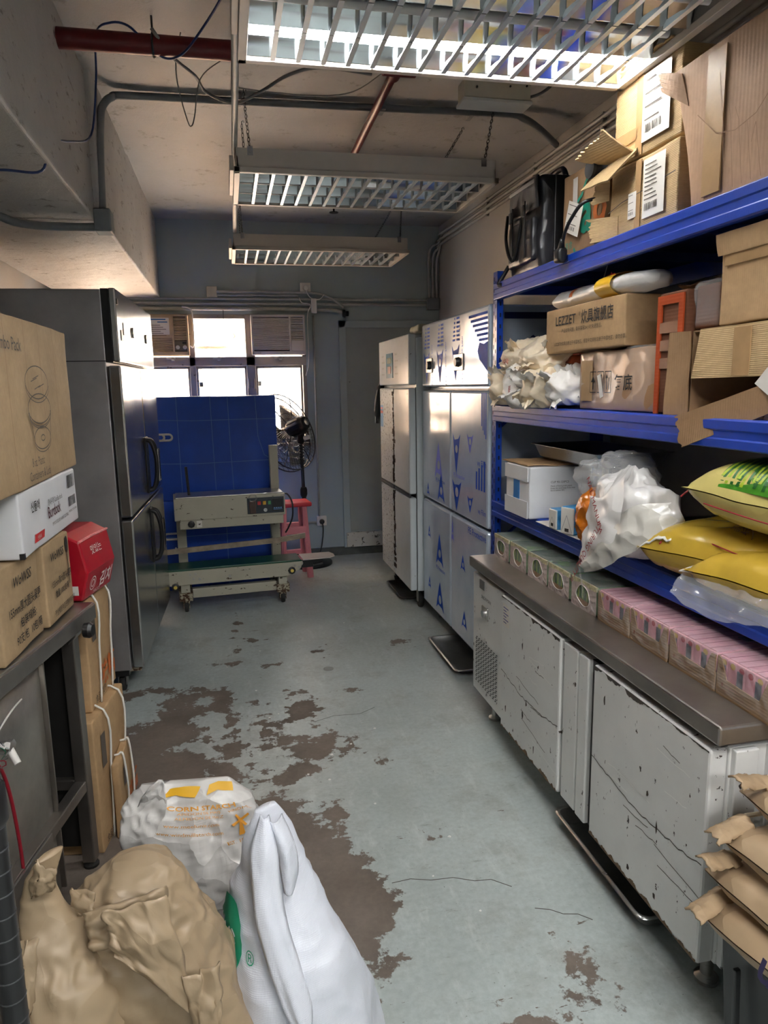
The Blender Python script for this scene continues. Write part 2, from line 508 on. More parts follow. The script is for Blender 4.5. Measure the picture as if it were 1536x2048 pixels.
for j in range(ny + 1):
    for i in range(nx + 1):
        x = X0 + (X1 - X0) * i / nx; y = Y0 + (Y1 - Y0) * j / ny
        g.v.append((x, y, 0.0))
        d = sdf((x, y), WEAR) if y < 4 else -0.5
        for (a, b, ra, rb) in BLOB:
            q = math.hypot((x - a) / ra, (y - b) / rb); d = max(d, (1 - q) * min(ra, rb) * 0.8 - .012)
        for (a, b, ra, rb) in ISL:
            if ra > 0:
                q = math.hypot((x - a) / ra, (y - b) / rb); d = min(d, (q - 1) * min(ra, rb) * 0.9)
        vals.append(max(-0.5, min(0.5, d)))
for j in range(ny):
    for i in range(nx):
        a = j * (nx + 1) + i; g.f.append((a, a + 1, a + nx + 2, a + nx + 1))
me = g.mesh('floor')
at = me.attributes.new('wear', 'FLOAT', 'POINT')
at.data.foreach_set('value', vals)
m, t, p = nt('floor_painted_concrete')
v = coords(t); an = nd(t, 'ShaderNodeAttribute', attribute_name='wear')
n1 = fac_noise(t, v, 11.0, 10.0, 0.66); n2 = fac_noise(t, coords(t, (1.5, 6, 1)), 5.0, 9.0, 0.7); n3 = fac_noise(t, v, 1.6, 6.0); n4 = fac_noise(t, v, 55.0, 5.0)
e = math_(t, 'MULTIPLY_ADD', math_(t, 'SUBTRACT', n1, 0.5), 0.30, an.outputs['Fac'])
k = ramp(t, math_(t, 'ADD', e, 0.5), (0.492, (0, 0, 0)), (0.503, (1, 1, 1)))
near = math_(t, 'MULTIPLY', math_(t, 'ADD', an.outputs['Fac'], 0.45, 0, True), 0.13)
chip = ramp(t, math_(t, 'ADD', n2, near), (0.715, (0, 0, 0)), (0.722, (1, 1, 1)))
k = math_(t, 'MAXIMUM', k, chip)
paint = ramp(t, n3, (0.25, S(158, 167, 164)), (0.5, S(182, 193, 192)), (0.75, S(198, 209, 208)))
paint = mix(t, ramp(t, fac_noise(t, v, 3.2, 8.0, 0.7), (0.5, (0, 0, 0)), (0.72, (0.6, 0.6, 0.6))), paint, S(128, 126, 116))
paint = mix(t, 0.35, paint, ramp(t, n4, (0.3, (0.5, 0.5, 0.5)), (0.7, (1, 1, 1))), 'MULTIPLY')
scuff = fac_noise(t, coords(t, (1.2, 5, 1), rot=(0, 0, R(24))), 9.0, 10.0, 0.75)
paint = mix(t, ramp(t, scuff, (0.60, (0, 0, 0)), (0.74, (0.75, 0.75, 0.75))), paint, S(108, 104, 96))
smear = fac_noise(t, coords(t, (4, 1.2, 1), rot=(0, 0, R(-20))), 4.0, 10.0, 0.72)
paint = mix(t, ramp(t, smear, (0.55, (0, 0, 0)), (0.75, (0.6, 0.6, 0.6))), paint, S(206, 214, 212))
speck = fac_noise(t, v, 95.0, 3.0)
paint = mix(t, ramp(t, speck, (0.70, (0, 0, 0)), (0.74, (1, 1, 1))), paint, S(84, 78, 70))
bare = ramp(t, fac_noise(t, v, 4.0, 8.0), (0.3, S(98, 88, 80)), (0.7, S(132, 121, 111)))
bare = mix(t, 0.35, bare, ramp(t, n4, (0.3, (0.5, 0.5, 0.5)), (0.7, (1, 1, 1))), 'MULTIPLY')
t.links.new(mix(t, k, paint, bare), p.inputs['Base Color'])
t.links.new(math_(t, 'MULTIPLY_ADD', k, 0.26, math_(t, 'MULTIPLY_ADD', n3, 0.2, 0.28)), p.inputs['Roughness'])
bump(t, p, math_(t, 'MULTIPLY_ADD', k, -1.5, n4), 0.25, 0.003)
FLOOR = struct('floor', me, m)
CRK = pm('crack_dark', S(82, 78, 72), .9)
for pts in ([(.41, 1.90), (.47, 1.905), (.53, 1.885), (.60, 1.88), (.66, 1.85), (.71, 1.845), (.76, 1.80)], [(.79, 1.70), (.83, 1.685), (.86, 1.66), (.90, 1.65), (.93, 1.62)], [(.30, 3.02), (.40, 3.06), (.52, 3.05), (.60, 3.10)]):
    g = G()
    for (a, b), (c, d) in zip(pts[:-1], pts[1:]):
        L = math.hypot(c - a, d - b); ex, ey = -(d - b) / L * .0016, (c - a) / L * .0016
        g.quad((a - ex, b - ey, .0006), (c - ex, d - ey, .0006), (c + ex, d + ey, .0006), (a + ex, b + ey, .0006))
    ob('crack', g, CRK, FLOOR)
ob('access_cap', G().lathe([(.028, .0), (.028, .0015), (.024, .002), (.023, .001), (.0, .001)], (.45, 3.62, 0), 24), pm('cap_grey', S(150, 152, 148), .6, var=.15), FLOOR)
q = random.Random(3)
for i in range(16):
    a, b = q.uniform(-.1, .95), q.uniform(1.4, 4.6); r_ = q.uniform(.004, .009)
    ob('paint_flake', G().prism([(a + r_ * q.uniform(.5, 1) * math.cos(k * 1.05), b + r_ * q.uniform(.5, 1) * math.sin(k * 1.05)) for k in range(6)], .0005, .002, 'z'), pm('flake_white', S(224, 226, 222), .6), FLOOR)

struct('ceiling', G().box(X0 - .1, X1 + .1, Y0 - .1, Y1 + .14, ZC, ZC + .15), CEIL)
# slab haunch: the ceiling steps down a little towards the camera
struct('trim_1', G().box(X0, X1, 1.0, 4.6, ZC - .012, ZC + .01), CEIL, bevel=.006)
struct('wall_left', G().box(X0 - .12, X0, Y0, Y1 + .12, 0, ZC), WALLPALE)
struct('wall_right', G().box(X1, X1 + .12, Y0, Y1 + .12, 0, ZC), WALLPALE)
struct('wall_front', G().box(X0, X1, Y0 - .12, Y0, 0, ZC), WALLPALE)
WX0, WX1, WZ0, WZ1 = -1.06, 0.67, 1.03, 2.11
g = G().box(X0, WX0, Y1, Y1 + .12, 0, ZC).box(WX1, X1, Y1, Y1 + .12, 0, ZC).box(WX0, WX1, Y1, Y1 + .12, 0, WZ0).box(WX0, WX1, Y1, Y1 + .12, WZ1, ZC)
struct('wall_back', g, WALLBLUE)
# downstand beam along the left, rough painted concrete
def rough(name, x0, x1, y0, y1, z0, z1, m, amp=.004, n=40):
    g = G().soft((x1 - x0, y1 - y0, z1 - z0), n, .012, amp, 9.0, x0 * 3)
    struct(name, g, m, loc=((x0 + x1) / 2, (y0 + y1) / 2, z0))
rough('trim_2', -1.22, -0.50, 3.46, Y1 - .005, 2.235, ZC + .05, BEAM)
rough('trim_3', -1.31, -0.525, Y0, 3.47, 2.235, ZC + .05, BEAM, .005)
# floor kerb under the back wall
struct('baseboard_back', G().box(0.3, 1.84, Y1 - .02, Y1 + .01, 0, .075), pm('kerb_dirty', S(86, 90, 88), 0.7, var=0.3))

# ---- window: painted metal frame, three bays, transom at 1.69-1.77
WFR = chipped('window_frame_paint', S(158, 150, 140), 0.5, 0.66, (4, 4, 4), S(96, 84, 72))
wroot = bpy.data.objects.new('window_1', None); COL.objects.link(wroot); wroot['kind'] = 'structure'; wroot.location = (0, Y1, 0)
ob('window_frame', G().box(WX0, WX1, 0, .09, WZ1 - .035, WZ1).box(WX0, WX1, 0, .09, WZ0, WZ0 + .04).box(WX0, WX0 + .03, 0, .09, WZ0, WZ1).box(WX1 - .03, WX1, 0, .09, WZ0, WZ1).box(WX0, WX1, -.005, .085, 1.69, 1.765), WFR, wroot, bevel=.004)
bays = [(-0.72, -0.30), (-0.25, 0.165), (0.24, 0.635)]
for a, b in ((-0.30, -0.25), (0.165, 0.24), (-0.80, -0.72)):
    ob('mullion', G().box(a, b, -.005, .085, WZ0, WZ1), WFR, wroot, bevel=.004)
GLASS = pm('window_glass', (0.9, 0.95, 0.95), 0.02, alpha=0.06)
for a, b in bays + [(-1.03, -0.80)]:
    q = ob('sash', G().box(a, a + .018, .01, .05, WZ0 + .04, 1.69).box(b - .018, b, .01, .05, WZ0 + .04, 1.69).box(a, b, .01, .05, 1.668, 1.69).box(a, b, .01, .05, WZ0 + .04, WZ0 + .065), WFR, wroot, bevel=.003)
    ob('pane', G().box(a + .015, b - .015, .028, .032, WZ0 + .06, 1.672), GLASS, q)
ob('pane', G().box(-0.255, 0.185, .03, .034, 1.765, WZ1 - .033), GLASS, wroot)
ob('pane', G().box(-1.03, -0.80, .03, .034, 1.765, WZ1 - .033), GLASS, wroot)
for x in (0.180, 0.222):
    ob('window_handle', G().box(x - .006, x + .006, -.02, 0, 1.50, 1.58).box(x - .012, x + .012, -.006, 0, 1.515, 1.53).box(x - .012, x + .012, -.006, 0, 1.55, 1.565), WFR, wroot, bevel=.002)
for x in (-0.43, -0.06, 0.45):
    ob('latch', G().box(x - .05, x + .02, -.03, -.004, 1.748, 1.762).box(x - .012, x + .012, -.03, -.004, 1.735, 1.765), STEEL, wroot, bevel=.002)
ob('window_sill', G().box(WX0, WX1 + .02, -.03, .02, WZ0 - .03, WZ0), WFR, wroot, bevel=.005)

# ---- door in the back wall
droot = bpy.data.objects.new('door_1', None); COL.objects.link(droot); droot['kind'] = 'structure'; droot.location = (0, Y1, 0)
DOORP = chipped('door_paint', S(160, 168, 168), 0.5, 0.74, (3, 3, 3), S(110, 104, 96))
ob('door_panel', G().box(1.015, 1.82, -.012, .0, .22, 2.0), DOORP, droot)
ob('door_frame', G().box(.955, 1.015, -.03, .0, .07, 2.06).box(.955, 1.85, -.03, .0, 2.0, 2.06), WALLBLUE, droot, bevel=.004)
ob('threshold', G().box(.975, 1.83, -.05, .0, .075, .205), chipped('threshold_white', S(206, 206, 200), 0.5, 0.6, (3, 3, 3), S(90, 86, 80)), droot, bevel=.004)

# ---- the building across the lane
FAC = plaster('facade_peach', S(236, 196, 160), 0.07, 0.3)
FAC2 = plaster('facade_white', S(240, 234, 224), 0.05, 0.2)
b = thing('neighbour_building', 'sunlit peach building seen through the window', 'building', (0, 9.4, 0))
ob('wall', G().box(-6, 7, 0, .4, -8, 9), FAC, b)
ob('ledge', G().box(-6, 7, -.35, 0, 1.86, 1.98), FAC2, b, bevel=.01)
ob('column', G().box(0.55, 1.25, -.25, 0, -8, 9), FAC2, b)
for x0, x1, z0, z1 in ((-0.36, 0.42, 1.53, 1.80), (-2.2, -1.1, 0.3, 1.75), (-0.7, 0.35, 2.2, 3.4)):
    f = ob('window', G().box(x0, x1, -.06, 0, z0, z0 + .06).box(x0, x1, -.06, 0, z1 - .06, z1).box(x0, x0 + .06, -.06, 0, z0, z1).box(x1 - .06, x1, -.06, 0, z0, z1), FAC2, b)
    ob('pane', G().box(x0 + .06, x1 - .06, -.02, -.01, z0 + .06, z1 - .06), pm('facade_pane', S(206, 186, 166), 0.3, var=.1), f)
ob('air_conditioner', G().box(-0.5, 0.1, -.4, -.02, 2.02, 2.35), FAC2, b, bevel=.02)
ob('rail', G().cyl((-6, -.3, 2.25), (7, -.3, 2.25), .02), CONDUIT, b)

# ================================================================ CEILING: LIGHTS, PIPES, CABLES
FIXP = pm('fixture_white_paint', S(206, 200, 192), 0.45, var=0.05)
TUBEON = pm('fluorescent_tube_lit', (1, 1, 1), 0.3, emit=(1.0, 0.985, 0.96), es=TUBE)
TUBEOFF = pm('fluorescent_tube_off', S(232, 232, 230), 0.25)
FW, FD, FH = 1.18, 0.57, 0.10
row = (FD - .05) / 3
prof = []
for i in range(13):
    q = -1 + i / 6
    prof.append((q * row / 2, .062 - .050 * abs(q) ** 2.2))
def reflector_g():
    g = G()
    return g.sheet(lambda u, v_: (-FW / 2 + .025 + u * (FW - .05), prof[int(round(v_ * 12))][0], prof[int(round(v_ * 12))][1]), 1, 12)
RFL = reflector_g().mesh('reflector')
for p_ in RFL.polygons: p_.use_smooth = True
gb = G()
N = 10
top = [(-row / 2 + .002 + i * (row - .004) / N, .013 + .012 * abs(2 * i / N - 1) ** .6) for i in range(N + 1)]
for i in range(N):
    (a, za), (b_, zb) = top[i], top[i + 1]
    n_ = len(gb.v)
    gb.v += [(-.007, a, .002), (.007, a, .002), (.0015, a, za), (-.0015, a, za), (-.007, b_, .002), (.007, b_, .002), (.0015, b_, zb), (-.0015, b_, zb)]
    gb.f += [(n_, n_ + 4, n_ + 5, n_ + 1), (n_ + 1, n_ + 5, n_ + 6, n_ + 2), (n_ + 2, n_ + 6, n_ + 7, n_ + 3), (n_ + 3, n_ + 7, n_ + 4, n_)]
ALU = pm('louver_aluminium', S(222, 228, 232), 0.38, 0.75)
BLADE = gb.mesh('louver_blade'); BLADE.materials.append(ALU)
def chain_g(a, b):
    a, b = Vector(a), Vector(b); L = (b - a).length; d = (b - a).normalized(); n = max(2, int(L / .026))
    s1 = d.orthogonal().normalized(); s2 = d.cross(s1); g = G()
    for i in range(n):
        c = a + d * (L * (i + .5) / n); s = s1 if i % 2 else s2; hl = L / n * .62
        pts = []
        for q in range(10):
            th = 2 * PI * q / 10
            pts.append(c + d * hl * math.cos(th) + s * .006 * math.sin(th))
        g.tube(pts, .0016, 4, closed=True)
    g.tube([a - d * .0, a + Vector((0, 0, .012)), a + Vector((.01, 0, .02)), a + Vector((.012, 0, .008))], .002, 5)
    return g
def fixture(label, yc, z, lit, chains):
    t = thing('ceiling_light', label, 'ceiling light', (.665, yc, z), 0, 'louvered ceiling lights hung on chains')
    ob('housing', G().box(-FW / 2 + .012, FW / 2 - .012, -FD / 2 + .012, FD / 2 - .012, .066, FH).box(-FW / 2 + .012, FW / 2 - .012, -FD / 2 + .012, -FD / 2 + .018, .02, .066).box(-FW / 2 + .012, FW / 2 - .012, FD / 2 - .018, FD / 2 - .012, .02, .066).box(-FW / 2 + .012, -FW / 2 + .018, -FD / 2 + .012, FD / 2 - .012, .02, .066).box(FW / 2 - .018, FW / 2 - .012, -FD / 2 + .012, FD / 2 - .012, .02, .066), FIXP, t)
    ob('rim', G().box(-FW / 2, FW / 2, -FD / 2, -FD / 2 + .022, 0, .022).box(-FW / 2, FW / 2, FD / 2 - .022, FD / 2, 0, .022).box(-FW / 2, -FW / 2 + .024, -FD / 2, FD / 2, 0, .022).box(FW / 2 - .024, FW / 2, -FD / 2, FD / 2, 0, .022), FIXP, t, bevel=.002)
    for k in range(3):
        cy = -FD / 2 + .025 + row * (k + .5)
        ob('reflector', RFL, MIRROR, t, loc=(0, cy, 0))
        ob('tube', G().cyl((-FW / 2 + .03, 0, 0), (FW / 2 - .03, 0, 0), .0125, n=12), TUBEON if k in lit else TUBEOFF, t, smooth='auto', loc=(0, cy, .040))
        for i in range(15):
            o = ob('louver_blade', BLADE, MIRROR, t, loc=(-FW / 2 + .025 + (FW - .05) * (i + 1) / 16, cy, 0))
    ob('end_plate', G().box(-FW / 2 - .018, -FW / 2 - .001, -FD / 2 + .02, FD / 2 - .14, .01, .07), FIXP, t, bevel=.002)
    for (x, y, hx, hy) in chains:
        ob('chain', chain_g((hx - .665, hy - yc, ZC - z - .03), (x, y, FH)), DARKGREY, t)
    for sx in (-1, 1):
        ob('bracket', G().box(sx * (FW / 2 - .07) - .012, sx * (FW / 2 - .07) + .012, -FD / 2 + .006, -FD / 2 + .013, .07, FH + .006).cyl((sx * (FW / 2 - .07), -FD / 2 + .004, .085), (sx * (FW / 2 - .07), -FD / 2 + .012, .085), .006, n=8), CHROME, t)
    return t
fixture('lit louvered ceiling light with bright tube, nearest in the photo', 1.92, 2.395, (2,), [(-.5, -.26, .14, 1.8), (.5, -.26, 1.3, 1.75), (-.5, .26, .14, 2.1), (.5, .26, 1.3, 2.1)])
fixture('unlit louvered ceiling light in the middle of the three', 3.535, 2.40, (), [(-.52, -.25, .14, 3.55), (.53, -.26, 1.33, 3.52), (-.52, .26, .14, 3.95), (.40, .26, 1.28, 3.86)])
fixture('farthest and smallest looking louvered ceiling light, unlit', 5.18, 2.385, (), [(-.52, -.25, .15, 5.4), (.53, -.26, 1.33, 5.42), (-.52, .26, .15, 5.75), (.40, .26, 1.30, 5.7)])
fixture('lit louvered ceiling light above and behind the photographer', 0.1, 2.40, (0, 1, 2), [(-.5, -.26, .14, 0), (.5, -.26, 1.3, 0), (-.5, .26, .14, .2), (.5, .26, 1.3, .2)])
fixture('lit louvered ceiling light farthest behind the photographer', -1.75, 2.40, (0, 1, 2), [(-.5, -.26, .14, -1.85), (.5, -.26, 1.3, -1.85), (-.5, .26, .14, -1.65), (.5, .26, 1.3, -1.65)])

# conduit along the lights
tag(ob('conduit_pipe', G().tube([(.072, 1.1, 2.51), (.075, 2.2, 2.51), (.082, 3.27, 2.51), (.098, 4.93, 2.50)], .0125, 10), CONDUIT, smooth=True), 'grey straight conduit running over the left ends of the ceiling lights', 'pipe')
# red sprinkler pipe
t = thing('sprinkler_pipe', 'dark red sprinkler pipe crossing below the ceiling', 'pipe', (0, 2.96, 2.74))
ob('main_pipe', G().cyl((-.56, 0, 0), (1.85, 0, .005), .035, n=18), REDPIPE, t, smooth='auto')
ob('branch_pipe', G().cyl((.72, 0, 0), (.745, 1.95, -.0), .019, n=14), REDPIPE, t, smooth='auto')
ob('tee', G().cyl((.66, 0, 0), (.79, 0, 0), .043, n=18).cyl((.72, 0, 0), (.723, .1, 0), .028, n=16), REDPIPE, t, smooth='auto')
ob('flange', G().cyl((-.565, 0, 0), (-.54, 0, 0), .055, n=18), DARKGREY, t, smooth='auto')
s_ = ob('sprinkler_head', G().lathe([(.012, 0), (.012, -.05), (.018, -.055), (.018, -.07), (.007, -.075), (.006, -.105), (.03, -.11), (.03, -.114), (.0, -.114)], (.745, 1.95, 0.005), 14), BLACKM, t, smooth='auto')
for x in (-.2, 1.2):
    ob('hanger', G().tube(arc((x, 0, 0), .038, 0, 2 * PI, 16, 'yz'), .004, 5).cyl((x, 0, .038), (x, 0, .11), .004, n=6), DARKGREY, t)
# grey conduit crossing the ceiling
pth = [(-.495, 3.47, 2.26), (-.49, 3.50, 2.5), (-.485, 3.58, 2.70)] + [(-.47, 3.62, 2.765), (-.44, 3.645, 2.80), (-.38, 3.66, 2.815), (0.1, 3.65, 2.818), (0.8, 3.62, 2.818), (1.40, 3.59, 2.818), (1.52, 3.61, 2.81), (1.64, 3.68, 2.79), (1.80, 3.82, 2.765)]
t = thing('ceiling_conduit', 'thick grey conduit bent from the beam across the ceiling', 'pipe', (0, 0, 0))
ob('pipe', G().tube(smooth_path(pth, 5), .017, 12), CONDUITD, t, smooth=True)
for x in (.12, .8, 1.25):
    ob('saddle', G().box(x - .012, x + .012, 3.59, 3.68, 2.805, 2.84), CONDUITD, t, bevel=.003)
t = thing('junction_box', 'grey box and elbow conduit on the beam underside corner', 'junction box', (-.49, 3.46, 2.20))
ob('box', G().box(-.035, .035, -.05, .05, -.02, .075), CONDUITD, t, bevel=.006)
ob('elbow_pipe', G().tube(smooth_path([(-.03, 0, 0.005), (-.25, -.02, 0.0), (-.36, -.05, .01), (-.42, -.1, .035)], 5), .017, 12), CONDUITD, t, smooth=True)
# cables
BLUEC = pm('blue_cable', S(32, 58, 112), 0.35)
GREYC = pm('grey_cable', S(126, 128, 128), 0.5)
tag(ob('blue_cable', G().tube(smooth_path([(.055, 2.56, 2.74), (.0, 2.72, 2.73), (-.09, 2.88, 2.69), (-.16, 2.96, 2.70), (-.22, 2.95, 2.74), (-.28, 2.93, 2.785), (-.34, 2.93, 2.79), (-.40, 3.0, 2.78), (-.44, 3.2, 2.70), (-.49, 3.3, 2.53), (-.52, 3.0, 2.41), (-.535, 2.70, 2.33), (-.54, 2.55, 2.30), (-.535, 2.52, 2.33), (-.53, 2.57, 2.345), (-.535, 2.64, 2.29), (-.56, 2.67, 2.215), (-.66, 2.62, 2.20), (-.80, 2.60, 2.19), (-.95, 2.66, 2.22)], 6), .0042, 8), BLUEC, smooth=True), 'thin blue cable looping from the red pipe to the left beam', 'cable')
tag(ob('grey_cable', G().tube(smooth_path([(-.2, 2.92, 2.78), (-.135, 2.97, 2.71), (-.06, 3.15, 2.72), (-.02, 3.28, 2.71), (.095, 3.34, 2.70), (.2, 3.2, 2.70), (.30, 3.05, 2.71), (.42, 2.99, 2.72), (.62, 2.99, 2.71)], 6), .0065, 8), GREYC, smooth=True), 'sagging grey cable slung below the red pipe', 'cable')
tag(ob('thin_wire', G().tube(smooth_path([(-.10, 2.96, 2.79), (-.125, 3.05, 2.74), (-.13, 3.15, 2.69), (-.105, 3.28, 2.60), (-.09, 3.30, 2.585), (-.075, 3.29, 2.62), (-.04, 3.12, 2.70), (.05, 2.98, 2.72)], 6), .0025, 6), GREYC, smooth=True), 'thin wire hanging in a sharp V below the ceiling', 'wire')
tag(ob('ceiling_wire', G().tube(smooth_path([(.1, 3.42, 2.79), (.4, 3.40, 2.77), (.6, 3.3, 2.76), (.72, 3.02, 2.77)], 6), .0025, 6), GREYC, smooth=True), 'thin wire from the conduit up to the red pipe tee', 'wire')
t = thing('ballast_box', 'ivory plastic box slung under the red pipe beside the near light', 'electrical box', (1.115, 2.95, 2.618))
ob('case', G().box(-.14, .14, -.045, .045, 0, .075), IVORY, t, bevel=.006)
ob('lid', G().box(-.145, .145, -.05, .05, -.012, .002), WHITEP, t, bevel=.003)
ob('screw', G().cyl((-.09, -.046, .04), (-.09, -.05, .04), .004, n=8).cyl((.05, -.046, .05), (.05, -.05, .05), .004, n=8).cyl((.12, -.046, .055), (.12, -.05, .055), .004, n=8), BLACKP, t)
ob('cable', G().tube(smooth_path([(.14, 0, .03), (.2, .0, .05), (.26, 0, .10), (.3, 0, .2)], 5), .006, 8), GREYC, t, smooth=True)
ob('strap', G().box(-.12, -.11, -.02, .02, .07, .13), DARKGREY, t)
# three conduits along the right wall, then down the back corner
for i, (z, x) in enumerate(((2.765, 1.842), (2.725, 1.842), (2.685, 1.842))):
    dx = -.03 - .035 * i
    pth = [(x, Y0 + .05, z), (x, 3.0, z), (x, 5.9 + .08 * i, z), (x - .0, 6.08 + .02 * i, z - .005), (x - .005, 6.15, z - .06), (x - .01 - .035 * (2 - i), 6.205, z - .14), (x - .01 - .035 * (2 - i), 6.205, 2.24)]
    tag(ob('wall_conduit', G().tube(smooth_path(pth, 5), .0115, 8), CONDUIT, smooth=True), ('uppermost', 'middle', 'lowest')[i] + ' of three pale conduits along the right wall top', 'pipe', 'right wall conduits')
for y in (2.2, 3.4, 4.2, 5.0):
    tag(ob('conduit_clip', G().box(1.835, 1.858, y - .012, y + .012, 2.665, 2.785), CONDUIT, bevel=.004), 'small clip holding the right wall conduits, %s' % {2.2: 'hidden behind the top cartons', 3.4: 'nearest the ceiling conduit bend', 4.2: 'above the middle ceiling light end', 5.0: 'closest to the back corner'}[y], 'clip', 'conduit clips')
t = thing('corner_trunking', 'grey junction box on the back wall above the white fridge', 'junction box', (1.80, 6.20, 2.20))
ob('box', G().box(-.06, .05, -.03, .025, -.05, .05), CONDUITD, t, bevel=.006)
# horizontal conduits over the window
for i, (z, r_, x1, lab) in enumerate(((2.262, .009, 0.62, 'short upper conduit between switch plate and socket'), (2.232, .010, 1.76, 'top long pale conduit on the back wall'), (2.192, .013, 1.76, 'thick pale conduit on the back wall above the window'), (2.150, .016, 0.98, 'lowest pale pipe just above the window'))):
    x0 = -1.28 if i else -.05
    pts = [(x0, 6.208, z), (x1 - .25, 6.208, z), (x1, 6.208, z - (.035 if i in (3,) else 0))]
    tag(ob('back_conduit', G().tube(smooth_path(pts, 4), r_, 10), CONDUIT, smooth=True), lab, 'pipe', 'back wall conduits')
tag(ob('bent_conduit', G().tube(smooth_path([(-.05, 6.19, 2.286), (.5, 6.19, 2.286), (.78, 6.19, 2.278), (.9, 6.185, 2.235), (1.0, 6.18, 2.165)], 5), .0105, 10), CONDUIT, smooth=True), 'pale conduit bent downward right of the upper socket', 'pipe')
tag(ob('pipe_end', G().lathe([(.03, 0), (.032, .02), (.022, .025), (.022, .05)], (.99, 6.185, 2.115), 14, 'x'), BLACKP, smooth='auto'), 'black rubber pipe end beside the door frame top', 'pipe fitting')
t = thing('switch_plate', 'small ivory blank plate at the left end of the upper conduit', 'switch', (-.087, 6.23, 2.287))
ob('plate', G().box(-.042, .042, -.03, 0, -.042, .042), IVORY, t, bevel=.004)
def socket(x, z, label, plug):
    t = thing('wall_socket', label, 'socket', (x, 6.23, z))
    ob('plate', G().box(-.043, .043, -.035, 0, -.043, .043), WHITEP, t, bevel=.004)
    ob('switch', G().box(.012, .026, -.039, -.034, .014, .034), WHITEP, t, bevel=.002)
    if plug:
        ob('plug', G().lathe([(.022, 0), (.024, -.012), (.02, -.03), (.008, -.036)], (0, -.034, -.004), 14, 'y'), plug, t, smooth='auto')
    return t
socket(.682, 2.323, 'upper white socket with white plug above the window', WHITEP)
socket(.755, .327, 'low white socket with black plug beside the fan pole', BLACKP)
tag(ob('socket_conduit', G().tube([(.738, 6.215, .37), (.738, 6.215, 1.2), (.742, 6.215, 2.1)], .0085, 8), CONDUIT, smooth=True), 'vertical conduit from the low socket up beside the window', 'pipe')
tag(ob('floor_conduit', G().tube([(.36, 6.21, .30), (.71, 6.21, .315)], .011, 8), CONDUIT, smooth=True), 'short horizontal conduit left of the low socket', 'pipe')
t = thing('cable_adapter', 'white inline plug adapter dangling under the upper socket', 'adapter', (.745, 6.18, 2.18))
ob('body', G().box(-.022, .022, -.02, .012, -.065, .055), WHITEP, t, bevel=.006)
ob('cable', G().tube(smooth_path([(-.065, -.01, .13), (-.05, -.02, .09), (-.015, -.01, .055), (.05, -.01, .05), (.09, 0, .09)], 5), .004, 6), WHITEP, t, smooth=True)
ob('looped_cable', G().tube(smooth_path([(-.12, 0, .06), (-.1, -.02, .02), (-.03, -.02, .0), (-.06, -.02, -.1), (-.06, -.02, -.45), (-.09, -.02, -.58)], 6), .0035, 6), WHITEP, t, smooth=True)
tag(ob('wire_hook', G().tube(smooth_path([(-.005, 6.20, 2.16), (-.005, 6.20, 2.05), (.0, 6.20, 2.035), (.06, 6.2, 1.96), (.08, 6.2, 1.93), (.04, 6.2, 1.905), (-.05, 6.2, 1.905), (-.07, 6.2, 1.93), (-.04, 6.2, 1.965), (-.005, 6.2, 2.03)], 5), .003, 6), DARKGREY, smooth=True), 'bent wire hook hanging in front of the bright window pane', 'hook')

